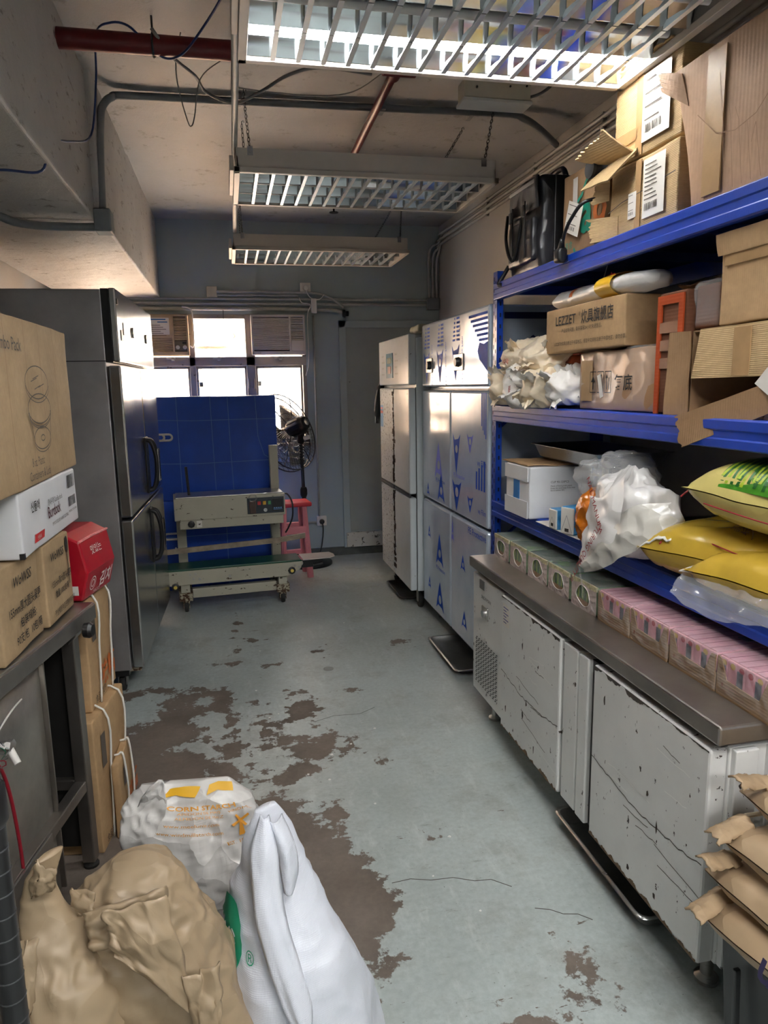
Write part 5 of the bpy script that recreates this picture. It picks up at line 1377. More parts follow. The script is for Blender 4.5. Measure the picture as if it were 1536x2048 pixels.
g = G(); A.line(g, [(.02, .23), (.10, .16), (.17, .145), (.24, .16), (.30, .21), (.34, .29), (.35, .37)], .0025, .002); ob('crease', g, pm('card_crease', S(140, 106, 76), .8), t)
for i in range(5):
    g = G(); A.line(g, [(.14 + i * .032, .015), (.12 + i * .03, .19 - .012 * i), (.10 + i * .032, .30 - .05 * i)], .0018, .001); ob('crease', g, pm('card_crease', S(140, 106, 76), .8), t)
t, A, B, Cc, T = carton('wrapped_carton', 'carton in clear plastic on top of the largest bulging carton', 1.36, 1.68, 1.18, 1.55, 2.345, 2.60, CARD, 0, .004, 15.0)
ob('plastic_wrap', G().soft((.33, .38, .262), 10, .02, .01, 12, 4), CLEAR, t, smooth=True)

# ================================================================ MIDDLE SHELF
ZM = 1.406
BAGC = crumple('cream_plastic_bag', S(242, 226, 200), 0.3, 12, .45, .02, .08)
BAGW = crumple('white_plastic_bag', S(244, 241, 236), 0.3, 12, .45, .02, .05)
RED = pm('red_print', S(170, 34, 30), .5)
spots = [(1.28, 3.05, .12, .10, .085, BAGC), (1.27, 2.86, .11, .11, .10, BAGW), (1.26, 2.68, .10, .12, .09, BAGC), (1.30, 2.52, .10, .09, .075, BAGW), (1.30, 2.93, .12, .12, .085, BAGC), (1.32, 2.72, .13, .12, .09, BAGC)]
labs = ['crumpled cream plastic bag nearest the rack post, bottom layer', 'crumpled white plastic bag second from the rack post', 'crumpled cream plastic bag drooping over the middle beam', 'white plastic bag squeezed against the film-wrapped carton', 'cream bag lying on top of the pile near the post', 'cream bag lying on top of the pile near the lettered carton']
for i, (x, y, a, b, c_, m_) in enumerate(spots):
    z = ZM + (.075 if i < 4 else .195)
    t = thing('plastic_bag', labs[i], 'plastic bag', (x, y, z - .075), 0, 'bundled bags on the middle shelf')
    ob('bundle', rag((0, 0, .075), (a, b, c_ if i < 4 else .075), 3.3 * i + 1, 26, .38, .85), m_, t, smooth=True)
    ob('loose_corner', G().sheet(lambda u, v_: Vector((-a * .7 - .05 * v_ + .02 * fnoise((u, v_, i), 3), -.05 + .10 * u * (1 - .6 * v_), .06 + (.10 if i in (1, 4) else -.10) * v_ * (.6 if i < 4 else .9) + .02 * fnoise((u, v_, i), 4, 2))), 10, 8), m_, t, smooth=True)
    for k in range(3):
        an = PI * (.72 + .28 * k) + .2 * i; el = (.5, 1.0, -.25)[(k + i) % 3]; L_ = .075 + .02 * ((i + k) % 2)
        dv = Vector((math.cos(an), math.sin(an) * .8, el)).normalized(); sd = dv.cross(Vector((.2, .1, 1))).normalized(); o_ = Vector((dv.x * a * .75, dv.y * b * .75, .07 + dv.z * .045))
        ob('bag_ear', G().sheet(lambda u, v_: o_ + dv * (L_ * v_) + sd * ((u - .5) * (.075 * (1 - .35 * v_) + .03 * v_ * v_)) + Vector((0, 0, .010 * math.sin(u * 9 + k) * (1 - v_ * .3) + .012 * fnoise((u * 3, v_ * 3, i + k), 2))), 12, 8), (m_, BAGW)[k == 1], t, smooth=True)
    if i in (1, 4):
        text('快餐', .035, RED, t, (-a * 1.12, .02, .05), (0, -1, .15), (.1, .1, 1))
t = thing('noodle_packet', 'red and brown printed food packet behind the plastic bags', 'food packet', (1.36, 2.53, ZM + .13), 0)
ob('pouch', pillow(.22, .16, .07, 4.0, .006, 24, 14), pm('noodle_print', S(150, 64, 36), .35, var=.6, vs=26), t, smooth=True)
ob('band', G().box(-.07, .07, -.03, .02, .068, .073), pm('print_red_dark', S(150, 36, 34), .4), t)
PR = crumple('glossy_film_card', S(170, 132, 96), 0.16, 10, .35, .012, .12)
t, A, B, Cc, T = carton('filmed_carton', 'brown carton in creased film with fragile symbols, under lettered carton', 1.25, 1.56, 1.935, 2.41, ZM, 1.606, PR, 0, .004, 21.0)
g = G(); A.rect(g, .02, .1, .03, .17, .0012); ob('tape', g, TAPE, t)
A.text('复底', .245, .072, .055, INK, t, bold=.01)
for k, a in enumerate((.085, .135, .185)):
    g = G(); A.line(g, [(a, .06), (a + .04, .06), (a + .04, .13), (a, .13), (a, .06)], .003, .0014)
    if k == 0: A.poly(g, [(a + .005, .095), (a + .02, .115), (a + .035, .095)], .0014); A.rect(g, a + .017, a + .023, .07, .1, .0014)
    if k == 1: A.poly(g, [(a + .01, .12), (a + .03, .12), (a + .023, .095), (a + .017, .095)], .0014); A.rect(g, a + .012, a + .028, .068, .073, .0014); A.rect(g, a + .018, a + .022, .07, .097, .0014)
    if k == 2: A.rect(g, a + .01, a + .015, .07, .11, .0014); A.rect(g, a + .025, a + .03, .07, .11, .0014); A.poly(g, [(a + .005, .108), (a + .0125, .122), (a + .02, .108)], .0014)
    ob('symbol', g, INK, t)
P = Pl(A.at(.15, .12, .003), (0, -.3, -.95), (0, -.95, .3)); g = G(); P.rect(g, 0, .08, -.012, .012, .002); ob('paper_strip', g, PAPER, t)
ob('film', G().soft((.316, .482, .206), 14, .012, .006, 12, 9), CLEAR, t, smooth=True)
t, A, B, Cc, T = carton('lettered_carton', 'clean tan carton reading LEZZET on the middle shelf', 1.225, 1.52, 2.085, 2.645, 1.613, 1.773, CARD, R(.8), .002, 23.0)
A.text('LEZZET', .085, .098, .046, INK, t, bold=.012); A.text('®', .262, .12, .018, INK, t); A.text('炊具旗舰店', .28, .095, .05, INK, t, sx=.85, bold=.01)
A.text('产品如有问题，联系客服24小时快速售后。', .135, .070, .0165, INK, t, sx=.95)
A.text('LEZZET®炊具注册注于中国地区，假冒中文商标注册于中国地区，请勿仿冒。', .08, .025, .0155, INK, t, sx=.95)
for i in range(7): B.text('说明操作注意安全', .16, .125 - i * .014, .0125, INKG, t)
# white roll with yellow and orange bands
t = thing('white_roll', 'white plastic-wrapped roll with yellow label lying on the lettered carton', 'roll', (1.30, 2.36, 1.775), 0)
ob('roll', G().loft([[(.02 * math.sin(y * 9) + (.062 + .012 * fnoise((math.cos(q), math.sin(q), y * 5), 1.5)) * f * math.cos(q), y, .034 + .034 * f * math.sin(q) + .004 * fnoise((math.cos(q), math.sin(q), y * 9), 2)) for q in [2 * PI * i / 24 for i in range(24)]] for y, f in ((-.36, .35), (-.34, .8), (-.25, 1), (-.1, 1.05), (0, .95), (.1, 1.1), (.2, 1.15), (.27, 1.1), (.30, .85))]), BAGW, t, smooth=True)
def band(y0, y1, m_, nm): return ob(nm, G().loft([[(.02 * math.sin(y * 9) + .073 * math.cos(q), y, .036 + .039 * math.sin(q)) for q in [2 * PI * i / 24 for i in range(24)]] for y in (y0, (y0 + y1) / 2, y1)], cap=False), m_, t, smooth=True)
yb = band(-.21, -.10, pm('label_yellow', S(236, 186, 44), .35), 'yellow_label'); band(.12, .15, pm('ribbon_orange', S(206, 110, 60), .4), 'orange_ribbon')
text('京', .06, RED, t, (-.055, -.115, .03), (0, -1, 0), (.35, 0, .94), off=.012); text('1018', .025, RED, t, (-.028, -.115, .066), (0, -1, 0), (.8, 0, .5), off=.006)
ob('twisted_tip', G().sheet(lambda u, v_: Vector((.0 + .03 * (u - .5) * (1 - v_), -.02 + .05 * u * (1 - v_) - .02 * v_, .065 + .08 * v_)), 5, 6), BAGW, t, solid=.001, smooth=True)
# orange and brown upright packs
ORC = cardboard('orange_card', S(178, 74, 34), 200, (0, 0, 1), .1); BRC = cardboard('dark_brown_card', S(112, 72, 52), 200, (0, 0, 1), .12)
t, A, B, Cc, T = carton('orange_edged_carton', 'dark brown carton with orange edges standing in the middle shelf', 1.245, 1.55, 1.80, 1.925, ZM, 1.75, BRC, 0, .003, 31.0)
for a0, a1, b0, b1 in ((0, .02, 0, .335), (.10, .122, .12, .335), (.02, .10, .31, .335)):
    g = G(); A.slab(g, a0, a1, b0, b1, -.001, .004); ob('orange_edge', g, ORC, t)
for b in (.13, .18, .23): g = G(); A.slab(g, .015, .10, b, b + .03, -.001, .002 + b * .01); ob('tape', g, pm('tape_brown', S(134, 92, 70), .25, var=.1), t)
t, A, B, Cc, T = carton('wrapped_brown_pack', 'dark pack in glossy clear film between orange-edged carton and upper carton', 1.27, 1.55, 1.69, 1.795, ZM + .235, 1.755, BRC, 0, .003, 33.0)
ob('film', G().soft((.29, .11, .13), 8, .015, .008, 18, 2), CLEAR, t, smooth=True)
t, A, B, Cc, T = carton('backmost_carton', 'open carton at the back of the middle shelf, flap raised', 1.54, 1.74, 1.75, 2.2, ZM, 1.72, CARDD, 0, .004, 35.0)
flap('raised_flap', [T.at(-.02, .0), T.at(-.02, .30), T.at(-.17, .27, .06), T.at(-.17, -.05, .06)], CARDD, t, .004, 4)
# open carton with drooping flap
t = thing('open_carton', 'open carton with torn flaps hanging over the middle beam', 'box', (1.40, 1.47, ZM))
ob('shell', G().box(-.15, .16, -.30, -.296, 0, .228).box(-.15, .16, .296, .30, 0, .228).box(.156, .16, -.3, .3, 0, .228).box(-.15, .16, -.3, .3, 0, .004).box(-.15, .16, -.3, .3, .224, .228), CARDD, t)
A = Pl((-.155, .30, 0), (0, -1, 0), (0, 0, 1))
flap('side_flap', [A.at(.0, .0, -.0), A.at(.0, .228, .0), A.at(-.075, .228, .015), A.at(-.08, .0, .02)], CARDD, t, .004)
f = flap('front_flap', [A.at(.03, .10, .012), A.at(.60, .105, .012), A.at(.60, .23, .004), A.at(.05, .228, .004)], CARDL, t, .005)
g = G(); A.slab(g, .19, .25, .105, .222, .013, .016); ob('tape', g, TAPE, t)
f = flap('drooping_flap', [A.at(.36, .10, .01), A.at(.34, .02, .015), A.at(.05, -.085, .05), A.at(.03, .0, .055)], CARDD, t, .005, 2)
flap('lower_flap', [A.at(.30, .0, .003), A.at(.60, .0, .003), A.at(.60, .10, .006), A.at(.36, .10, .006)], CARDD, t, .004)
g = G(); A.slab(g, .38, .44, .002, .10, .008, .011); ob('tape', g, TAPE, t)
P = Pl(A.at(.28, .085, .020), (0, -.75, .66), (0, -.66, -.75)); P = Pl(P.o, (0, -.72, .69), (0, .69, .72)); g = G(); P.poly(g, [(0, 0), (.14, 0), (.10, -.13), (.02, -.07)], .001); s_ = ob('paper_label', g, PAPER, t)
g = G(); bars(P, g, .05, -.04, .06, .018, 4); ob('barcode', g, INKG, s_, kind='stuff')
t, A, B, Cc, T = carton('taped_carton', 'taped tan carton stacked on the open torn carton', 1.245, 1.60, 1.16, 1.665, 1.638, 1.862, CARD, R(-.6), .005, 41.0)
g = G(); A.slab(g, .19, .25, .0, .15, -.002, .002); ob('tape', g, TAPE, t)
g = G(); A.slab(g, .02, .50, .145, .175, -.002, .002); ob('tape', g, TAPE, t)
flap('lid_flap', [A.at(.0, .172, .003), A.at(.505, .172, .003), A.at(.505, .224, .008), A.at(-.005, .224, .010)], CARD, t, .005)

# ================================================================ LOW SHELF
ZL = .956
t, A, B, Cc, T = carton('white_carton', 'white carton with blue side window on the lowest shelf', 1.168, 1.44, 2.65, 2.90, ZL, 1.166, CARDW, 0, .002, 51.0)
g = G(); A.slab(g, .09, .15, .07, .15, -.001, .001); ob('blue_window', g, pm('blue_film', S(60, 130, 196), .3), t)
for b0, b1 in ((.0, .07), (.15, .208)):
    g = G(); A.slab(g, .0, .24, b0, b1, .0, .004); ob('end_flap', g, CARDW, t)
B.text('CUP 90-120PCS', .09, .145, .012, INK, t); B.text('Made of food grade paper\nKeep dry and away from heat\nStore below 30C', .09, .13, .009, INKG, t)
tag(ob('cardboard_sheet', G().sheet(lambda u, v_: (1.17 + .26 * u, 2.68 + .27 * v_, 1.172 + .006 * fnoise((u, v_, 0), 3)), 8, 8), CARD, solid=.005), 'loose cardboard sheet on top of the white carton', 'cardboard')
o = pan('steel_pan', 'deep stainless food pan resting on the white carton', 'pan', (1.44, 2.62, 1.181), .30, .58, .062, STEEL)
pan('steel_pan', 'stainless pan standing behind the white carton by the rack post', 'pan', (1.48, 3.0, ZL), .26, .19, .13, STEEL)
for i, (x, y) in enumerate(((1.52, 1.98), (1.53, 1.75))):
    pan('dark_tray', ('dark tray at the back of the lowest shelf, ' + ('behind the crumpled bag', 'behind the green rice sack'))[0:] if 0 else ('dark tray at the back of the lowest shelf behind the crumpled bag' if i == 0 else 'dark tray at the back of the lowest shelf behind the rice sack'), 'tray', (x, y - .0, ZL), .3, .21, .09, pm('tray_black', S(50, 50, 50), .3, .6, var=.2))
tag(ob('paper_sheet', G().box(1.175, 1.40, 2.24, 2.60, ZL, ZL + .002), PAPER), 'thin white paper sheet under the blue drink boxes', 'paper')
BLUEM = pm('milk_blue', S(70, 150, 206), .35, var=.3, vs=30)
for i, (y, rz, h) in enumerate(((2.44, 0, .075), (2.34, R(18), .10))):
    t = thing('milk_box', ('small blue and white drink box beside the white carton', 'taller tilted blue drink box beside the crumpled bag')[i], 'drink carton', (1.215, y, ZL + .003), rz, 'blue drink boxes')
    ob('carton', G().box(-.04, .05, -.032, .032, 0, h), BLUEM, t, bevel=.003)
    ob('folded_end', G().box(-.046, -.039, -.031, .031, .002, h - .002), WHITEP, t, bevel=.003)
    P = Pl((-.046, .031, 0), (0, -1, 0), (0, 0, 1)); g = G(); P.line(g, [(.005, .01), (.03, h - .03), (.057, .008)], .002, .0006); ob('fold_line', g, pm('fold_grey', S(150, 150, 154), .5), t)
    g = G(); P.rect(g, .022, .042, .01, .022, .001); ob('print', g, INK, t)
# big crumpled transparent bag with red lettering
WB = crumple('white_film_bag', S(232, 230, 228), 0.22, 9, .4, .02, .04, alpha=.93)
CLB = crumple('clear_film_bag', S(228, 230, 232), 0.08, 10, .7, .02, .03, alpha=.22)
t = thing('crumpled_bag', 'big crumpled clear and white plastic bag with red lettering', 'plastic bag', (1.235, 2.0, ZL))
ob('body', rag((0, 0, .13), (.10, .17, .125), 5.0, 40, .30, .95), WB, t, smooth=True)
ob('clear_hood', rag((.02, .09, .24), (.09, .10, .075), 9.0, 30, .30, 1), CLB, t, smooth=True)
ob('clear_ear', rag((-.03, .20, .22), (.05, .08, .06), 12.0, 26, .35, 1), CLB, t, smooth=True)
ob('orange_insert', rag((-.05, .14, .09), (.055, .07, .09), 15.0, 26, .32, 1), crumple('orange_film', S(206, 116, 30), .25, 18, .8, .02, .2), t, smooth=True)
ob('red_insert', rag((-.075, .0, .13), (.045, .055, .045), 19.0, 22, .3, 1), crumple('red_film', S(176, 34, 34), .3, 18, .6, .02), t, smooth=True)
def ribbon(name, pts, wds, m_, nrm=(-1, 0, 0)):
    P_ = smooth_path(pts, 6); g = G(); n_ = len(P_) - 1
    def f(u, v_):
        i = min(int(u * n_), n_ - 1); q = u * n_ - i; c_ = P_[i].lerp(P_[i + 1], q)
        tg = (P_[min(i + 1, n_)] - P_[max(i - 1, 0)]).normalized(); sd = tg.cross(Vector(nrm)).normalized()
        w_ = wds[0] + (wds[1] - wds[0]) * u if len(wds) == 2 else cat([(x,) for x in wds], u)[0]
        return c_ + sd * (v_ - .5) * w_ + Vector(nrm) * (.012 * fnoise((u * 4, v_ * 2, 0), 2.1, 1) + .015 * math.sin(PI * v_))
    g.sheet(f, n_, 8)
    return ob(name, g, m_, t, smooth=True)
ribbon('lettered_flap', [(-.02, .02, .26), (-.10, -.03, .20), (-.115, -.02, .13), (-.12, .0, .06), (-.12, .06, .0), (-.11, .10, -.03)], (.10, .16, .2, .16, .12, .05), WB)
ribbon('hanging_tail', [(-.02, -.24, .18), (-.08, -.19, .14), (-.11, -.10, .08), (-.125, -.02, .01), (-.13, .06, -.045)], (.06, .12, .12, .09, .04), crumple('frosted_film_bag', S(216, 214, 206), .25, 14, .7, .02, .05, alpha=.8))
ob('wisp', G().tube(smooth_path([(-.11, .12, .0), (-.115, .125, -.06), (-.11, .11, -.12), (-.10, .12, -.17)], 5), .003, 5), CLB, t)
P = Pl((-.135, .015, .245), (0, -.45, -.89), (0, .89, -.45))
RI = pm('print_red_brown', S(150, 34, 40), .5)
for s0, o_, r_ in (('NAL MANUFA', (-.118, .03, .255), (0, -.34, -.94)), ('CTURING', (-.137, -.035, .09), (0, .20, -.98)), ('QUALITY', (-.147, .0, .01 + .045), (0, .45, -.9))):
    pass
text('NAL MANUFA', .030, RI, t, (-.135, .05, .245), (0, -.50, -.86), (0, -.86, .50), off=.004)
text('CTURING QUALITY FI', .030, RI, t, (-.142, -.055, .13), (0, .62, -.78), (0, -.78, -.62), off=.006)
# yellow and green sacks
YEL = crumple('yellow_sack_film', S(190, 158, 58), 0.2, 9, .35, .015, .12)
YEL2 = crumple('pale_yellow_sack', S(204, 190, 116), 0.25, 9, .35, .015, .12)
WHW = crumple('white_woven_end', S(222, 220, 210), .5, 16, .5, .012, .04)
REDT = pm('red_thread', S(150, 30, 40), .6)
def thread(parent, pts, r_=.0025): return ob('stitching', G().tube(smooth_path(pts, 4), r_ * .6, 5), REDT, parent)
t = thing('yellow_sack', 'yellow sack with round seal, white stitched end beside crumpled bag', 'sack', (1.36, 1.60, ZL), R(14))
ob('bag', pillow(.52, .36, .155, 61.0, .008), YEL, t, smooth=True)
ob('white_end', G().sheet(lambda u, v_: Vector((-.17 + .26 * u, .14 + .12 * v_ + .03 * math.sin(3 * u), .115 - .05 * v_ ** 2 + .02 * math.sin(PI * u) + .01 * fnoise((u, v_, 1), 6))), 14, 10), WHW, t, smooth=True, solid=.004)
thread(t, [(-.175, .17, .10), (-.1, .20, .12), (.0, .21, .13), (.09, .20, .12)], .004)
P = Pl((-.11, -.02, .142), (-.2, -.97, .1), (.55, -.05, .8)); g = G(); P.oval(g, 0, 0, .05, .042, .003); sl = ob('seal', g, pm('seal_brown', S(96, 66, 24), .5), t)
P.text('鸿米\n一理', -.035, .006, .034, pm('seal_brown', S(96, 66, 24), .5), t)
t = thing('rice_sack', 'plump 25 kg rice sack printed with green stalks, on the yellow sacks', 'sack', (1.40, 1.33, 1.115), R(6), rot=(R(3), 0, R(6)))
ob('bag', pillow(.72, .42, .175, 67.0, .008), YEL2, t, smooth=True)
GR = [pm('print_leaf_green', S(74, 142, 40), .3, var=.3, vs=40), pm('print_leaf_lime', S(166, 188, 52), .3), pm('print_leaf_dark', S(36, 92, 36), .3)]
def onbag(x, y, T=.175, W=.42, L=.72):
    u, v_ = abs(y) / (L / 2), abs(x) / (W / 2 * .93)
    h = T / 2 * max(0, 1 - min(1, u / .95) ** 5) ** .55 * max(0, 1 - min(1, v_) ** 4) ** .5
    return T / 2 + h + .011
q = random.Random(5)
pb = ob('print_band', G().sheet(lambda u, v_: (-.194 + .20 * u ** 1.6, -.30 + .54 * v_, onbag(-.194 + .20 * u ** 1.6, -.30 + .54 * v_)), 24, 20), GR[0], t, smooth=True)
for i in range(64):
    y = -.29 + .53 * i / 63; x0 = -.193 + q.uniform(0, .01); L = q.uniform(.09, .16)
    g = G().sheet(lambda u, v_: (x0 + L * u ** 1.6, y + (v_ - .5) * .010 * (1 - u) + .02 * (u - .5) * math.sin(i), onbag(x0 + L * u ** 1.6, y) + .003), 12, 1)
    ob('stalk_print', g, GR[1 + i % 2], pb)
ob('dark_band', G().sheet(lambda u, v_: (.02 + .09 * u, -.30 + .54 * v_, onbag(.02 + .09 * u, -.30 + .54 * v_)), 6, 20), pm('band_olive', S(96, 86, 40), .3), t, smooth=True)
text('25KG', .06, pm('print_cream', S(30, 26, 18), .5), t, (.03, .0, onbag(.03, 0) + .003), (0, -1, 0), (1, 0, .0)); text('Premium Selected Rice', .022, pm('print_cream', S(30, 26, 18), .5), t, (.0, .18, onbag(.0, .1) + .003), (0, -1, 0), (1, 0, 0))
thread(t, [(-.16, .335, .09), (-.1, .345, .10), (.0, .345, .10), (.1, .34, .10), (.17, .33, .09)], .005)
thread(t, [(-.195, .28, .06), (-.20, .1, .055), (-.20, -.1, .055), (-.195, -.3, .06)], .003)
thread(t, [(-.15, .34, .09), (-.17, .36, .08), (-.19, .37, .06)], .004)
def dr(p):
    if p.x < -.12: p.z -= (-.12 - p.x) ** 1.25 * 1.1
    return p
t = thing('yellow_sack', 'glossy yellow sack with clear film edge hanging over the blue beam', 'sack', (1.36, 1.31, ZL), R(4))
ob('bag', pillow(.60, .42, .13, 71.0, .008), YEL, t, smooth=True)
ob('clear_edge', G().sheet(lambda u, v_: Vector((-.19 - .05 * v_ + .01 * fnoise((u * 8, v_, 0), 1.5), .31 - .60 * u, .055 - .055 * v_ - .02 * math.sin(u * 7) * v_ + .014 * fnoise((u * 7, v_ * 3, 2), 1.6))), 40, 8), CLB, t, smooth=True)
ob('white_end', G().sheet(lambda u, v_: Vector((-.20 + .12 * u, .27 + .05 * v_, .06 + .025 * u - .01 * v_)), 6, 4), WHW, t, solid=.003)
thread(t, [(-.13, .29, .125), (-.15, .1, .118), (-.15, -.1, .118), (-.14, -.28, .115)], .003)
text('Lion', .09, pm('seal_gold', S(150, 112, 24), .4), t, (-.06, .14, .142), (0, -1, 0), (1, 0, 0), shear=.3)

# ================================================================ KRAFT SACKS, NEAR RIGHT
KR = crumple('kraft_paper', S(168, 144, 114), 0.55, 10, .6, .03, .08)
INKN = pm('navy_ink', S(44, 40, 72), .7)
t = thing('black_crate', 'black ribbed plastic crate under the stacked kraft sacks', 'crate', (1.285, .90, 0))
ob('bin', G().prism([(-.25, 0), (.27, 0), (.30, .335), (-.28, .335)], -.31, .31), DARKGREY, t, bevel=.01)
ob('rim', G().box(-.30, .32, -.33, .33, .32, .346), BLACKP, t, bevel=.006)
for i in range(5): ob('rib', G().box(-.285 + .03 * 0, -.27, -.25 + i * .12, -.24 + i * .12, .02, .28, Matrix.Translation((0, 0, 0)) @ Matrix.Rotation(R(-3), 4, 'Y')), DARKGREY, t, bevel=.003)
lab = ['lowest kraft paper sack printed in navy, on the black crate', 'second kraft sack from the bottom of the right-hand pile', 'third kraft sack from the bottom of the right-hand pile', 'topmost kraft sack of the pile beside the counter fridge']
for k in range(4):
    z = (.347, .425, .505, .585)[k]; dx = (.02, .035, .05, .095)[k]
    t = thing('kraft_sack', lab[k], 'sack', (1.14 + dx, .90, z), R(3 - 2 * k), 'kraft sacks piled on the crate')
    ob('paper_bag', pillow(.60, .46, .084, 81.0 + k * 3, .013, 60, 40, .06, .9), KR, t, smooth=True)
    ob('mouth_fold', G().sheet(lambda u, v_: Vector((-.16 - .105 * u + .01 * fnoise((u * 3, v_ * 3, k), 2), .26 + .05 * v_ - .03 * u, .065 + .028 * u * (1 if k % 2 else -.2) + .012 * math.sin(PI * v_) + .008 * fnoise((u * 5, v_ * 4, k), 2))), 12, 8), KR, t, smooth=True, solid=.004)
    ob('stitch_tape', G().tube([(-.235, .272, .078 if k % 2 else .062), (-.15, .30, .068), (.1, .30, .066)], .005, 6), pm('stitch_cream', S(226, 214, 190), .7), t)
    if k == 0:
        text('ation', .082, INKN, t, (-.222, -.06, .082), (0, 1, 0), (-.35, 0, -.94), off=.012, bold=.02)

# ================================================================ LEFT TABLE AND CARTONS
TR = R(-10.8)
t = thing('steel_table', 'grubby stainless work table carrying cartons on the left', 'table', (-.450, 2.31, .03), TR)
ob('tabletop', G().box(-.66, 0, -1.55, 0, .785, .815), STEEL, t, bevel=.004)
ob('front_hem', G().box(-.012, .004, -1.55, 0, .762, .812), STEELT, t, bevel=.004)
for x in (-.04, -.62):
    for y in (-.11, -1.5):
        ob('leg', G().box(x - .02, x + .02, y - .02, y + .02, -.01, .785), STEELT, t, bevel=.004)
        ob('foot', G().lathe([(.024, 0), (.024, .008), (.012, .02)], (x, y, -.03), 12), RUBBER, t, smooth='auto')
for x in (-.04, -.62):
    ob('lower_rail', G().box(x - .018, x + .018, -1.48, -.13, .24, .275), STEELT, t, bevel=.004)
    ob('rail_strip', G().box(x + .024, x + .030, -1.48, -.40, .242, .28), STEEL, t, bevel=.001)
ob('end_panel', G().box(-.60, -.06, -.10, -.094, .03, .78), pm('dark_panel', S(40, 39, 38), .5, .4, var=.3), t)
ob('end_rail', G().box(-.60, -.06, -.125, -.10, .24, .275), STEELT, t, bevel=.004)
ob('bracket', G().prism([(-.05, .785), (.0, .785), (-.01, .745), (-.035, .72)], -.135, -.09), STEEL, t, bevel=.003)
k = ob('end_knob', G().lathe([(.010, 0), (.022, .004), (.024, .02), (.018, .03)], (.0, -.10, .755), 16, 'x'), BLACKP, t, smooth='auto')

t = thing('steel_appliance', 'stained stainless appliance cabinet standing under the work table', 'appliance', (-.50, 2.03, 0), TR)
g = G().sheet(lambda u, v_: ((-.06 - .035 * max(0, (.62 - u)) ** 1.0 + .018 * math.exp(-((u - .60) / .05) ** 2)), -1.15 * (1 - u), .06 + .70 * v_), 30, 4)
ob('front_panel', g, steel('stainless_stained', S(206, 202, 194), .44, (1, 40, 1), .45, .4), t, smooth=True, solid=.004)
ob('cabinet', G().box(-.52, -.10, -1.15, 0, .06, .75), STEELD, t, bevel=.004)
ob('side_edge', G().box(-.10, -.044, -.006, 0, .06, .76), STEELT, t)
for y in (-.06, -1.08): ob('foot', G().box(-.48, -.1, y - .02, y + .02, 0, .06), BLACKM, t)
v_ = ob('valve', G().lathe([(.02, 0), (.02, .012), (.013, .014), (.013, .04), (.017, .042), (.017, .055)], (-.075, -.25, .64), 6, 'x'), CHROME, t)
ob('valve_stub', G().cyl((-.03, -.25, .635), (-.005, -.265, .60), .009, n=12), WHITEP, v_, smooth='auto')
h = ob('hinge', G().box(-.08, -.072, -.25, -.17, .50, .56), RUSTY, t, bevel=.002)
for y in (-.185, -.23): ob('rivet', G().cyl((-.073, y, .53), (-.069, y, .53), .007, n=8), RUSTY, h)
REDC = pm('red_cable', S(150, 28, 44), .4)
ob('red_cable', G().tube(smooth_path([(-.04, -.44, .70), (-.03, -.38, .68), (-.025, -.32, .63), (-.03, -.28, .56), (-.03, -.26, .45), (-.03, -.25, .30), (-.035, -.25, .1)], 6), .0045, 6), REDC, t, smooth=True)
for i in range(5):
    ob('wire_loop', G().tube([(-.03 + .012 * math.sin(q * .5 + i), -.37 + .01 * i + .07 * math.cos(q * 2 * PI / 20), .60 + .012 * i + .032 * math.sin(q * 2 * PI / 20)) for q in range(20)], .0016, 4, closed=True), (WIRE, REDC, WIRE, pm('green_wire', S(40, 90, 70), .4), WIRE)[i], t)
ob('cable_tie', G().tube(smooth_path([(-.03, -.38, .67), (-.02, -.33, .70), (-.01, -.26, .735), (-.012, -.20, .74)], 5), .002, 4), WHITEP, t)
ob('yellow_wire', G().tube(arc((-.02, -.45, .74), .035, 0, PI, 10, 'yz'), .003, 5), pm('yellow_wire', S(190, 170, 50), .4), t)

ZB = .847
CG = 'cartons on the left table'
CARDT = cardboard('cardboard_kraft_left', S(178, 153, 119), 240, (0, 1, 0), .14)
t, A, B, Cc, T = carton('spoon_carton', 'nearer tan WoWSS carton on the steel table, dented corner', -.905, -.545, 1.785, 2.055, ZB, 1.083, CARDT, R(-4.3), .004, 61.0, group=CG)
Cc.text('WoWSS', .08, .175, .036, INK, t, shear=.25, bold=.012)
Cc.text('155mm厚大圆头餐更', .035, .108, .031, INK, t, sx=.82, bold=.008)
Cc.text('包装规格:', .105, .068, .028, INK, t, bold=.008); Cc.text('90支/包  10包/箱', .07, .030, .029, INK, t, bold=.008, sx=.9)
t, A, B, Cc, T = carton('spoon_carton', 'farther WoWSS carton printed with a black spoon, beside red box', -.88, -.512, 2.07, 2.30, ZB, 1.083, CARDT, R(-4.3), .004, 63.0, group=CG)
Cc.text('WoWSS', .04, .18, .034, INK, t, shear=.25, bold=.012)
Cc.text('155mm厚大圆头餐更', .035, .105, .025, INK, t, sx=.8, bold=.008); Cc.text('数量:1000支/箱', .06, .072, .024, INK, t, sx=.8, bold=.008); Cc.text('齐全餐厨用品无限商务环保', .04, .022, .021, INK, t, sx=.75)
g = G(); Cc.poly(g, [(.195 + .013 * math.cos(q * PI / 8), .200 + .026 * math.sin(q * PI / 8)) for q in range(16)]); Cc.rect(g, .1925, .1975, .08, .18); ob('spoon_print', g, INK, t)
t, A, B, Cc, T = carton('burdock_carton', 'white carton printed Burdock lying across the two tan cartons', -.96, -.512, 1.885, 2.475, 1.088, 1.255, CARDW, R(-1.5), .002, 65.0, group=CG)
Cc.text('신돌애', .085, .105, .030, INK, t, bold=.012); Cc.text('향내우엉 Cut Burdock', .245, .098, .021, INK, t, sx=.8); Cc.text('Burdock', .235, .062, .046, pm('print_maroon', S(70, 24, 34), .6), t, sx=.85, bold=.012)
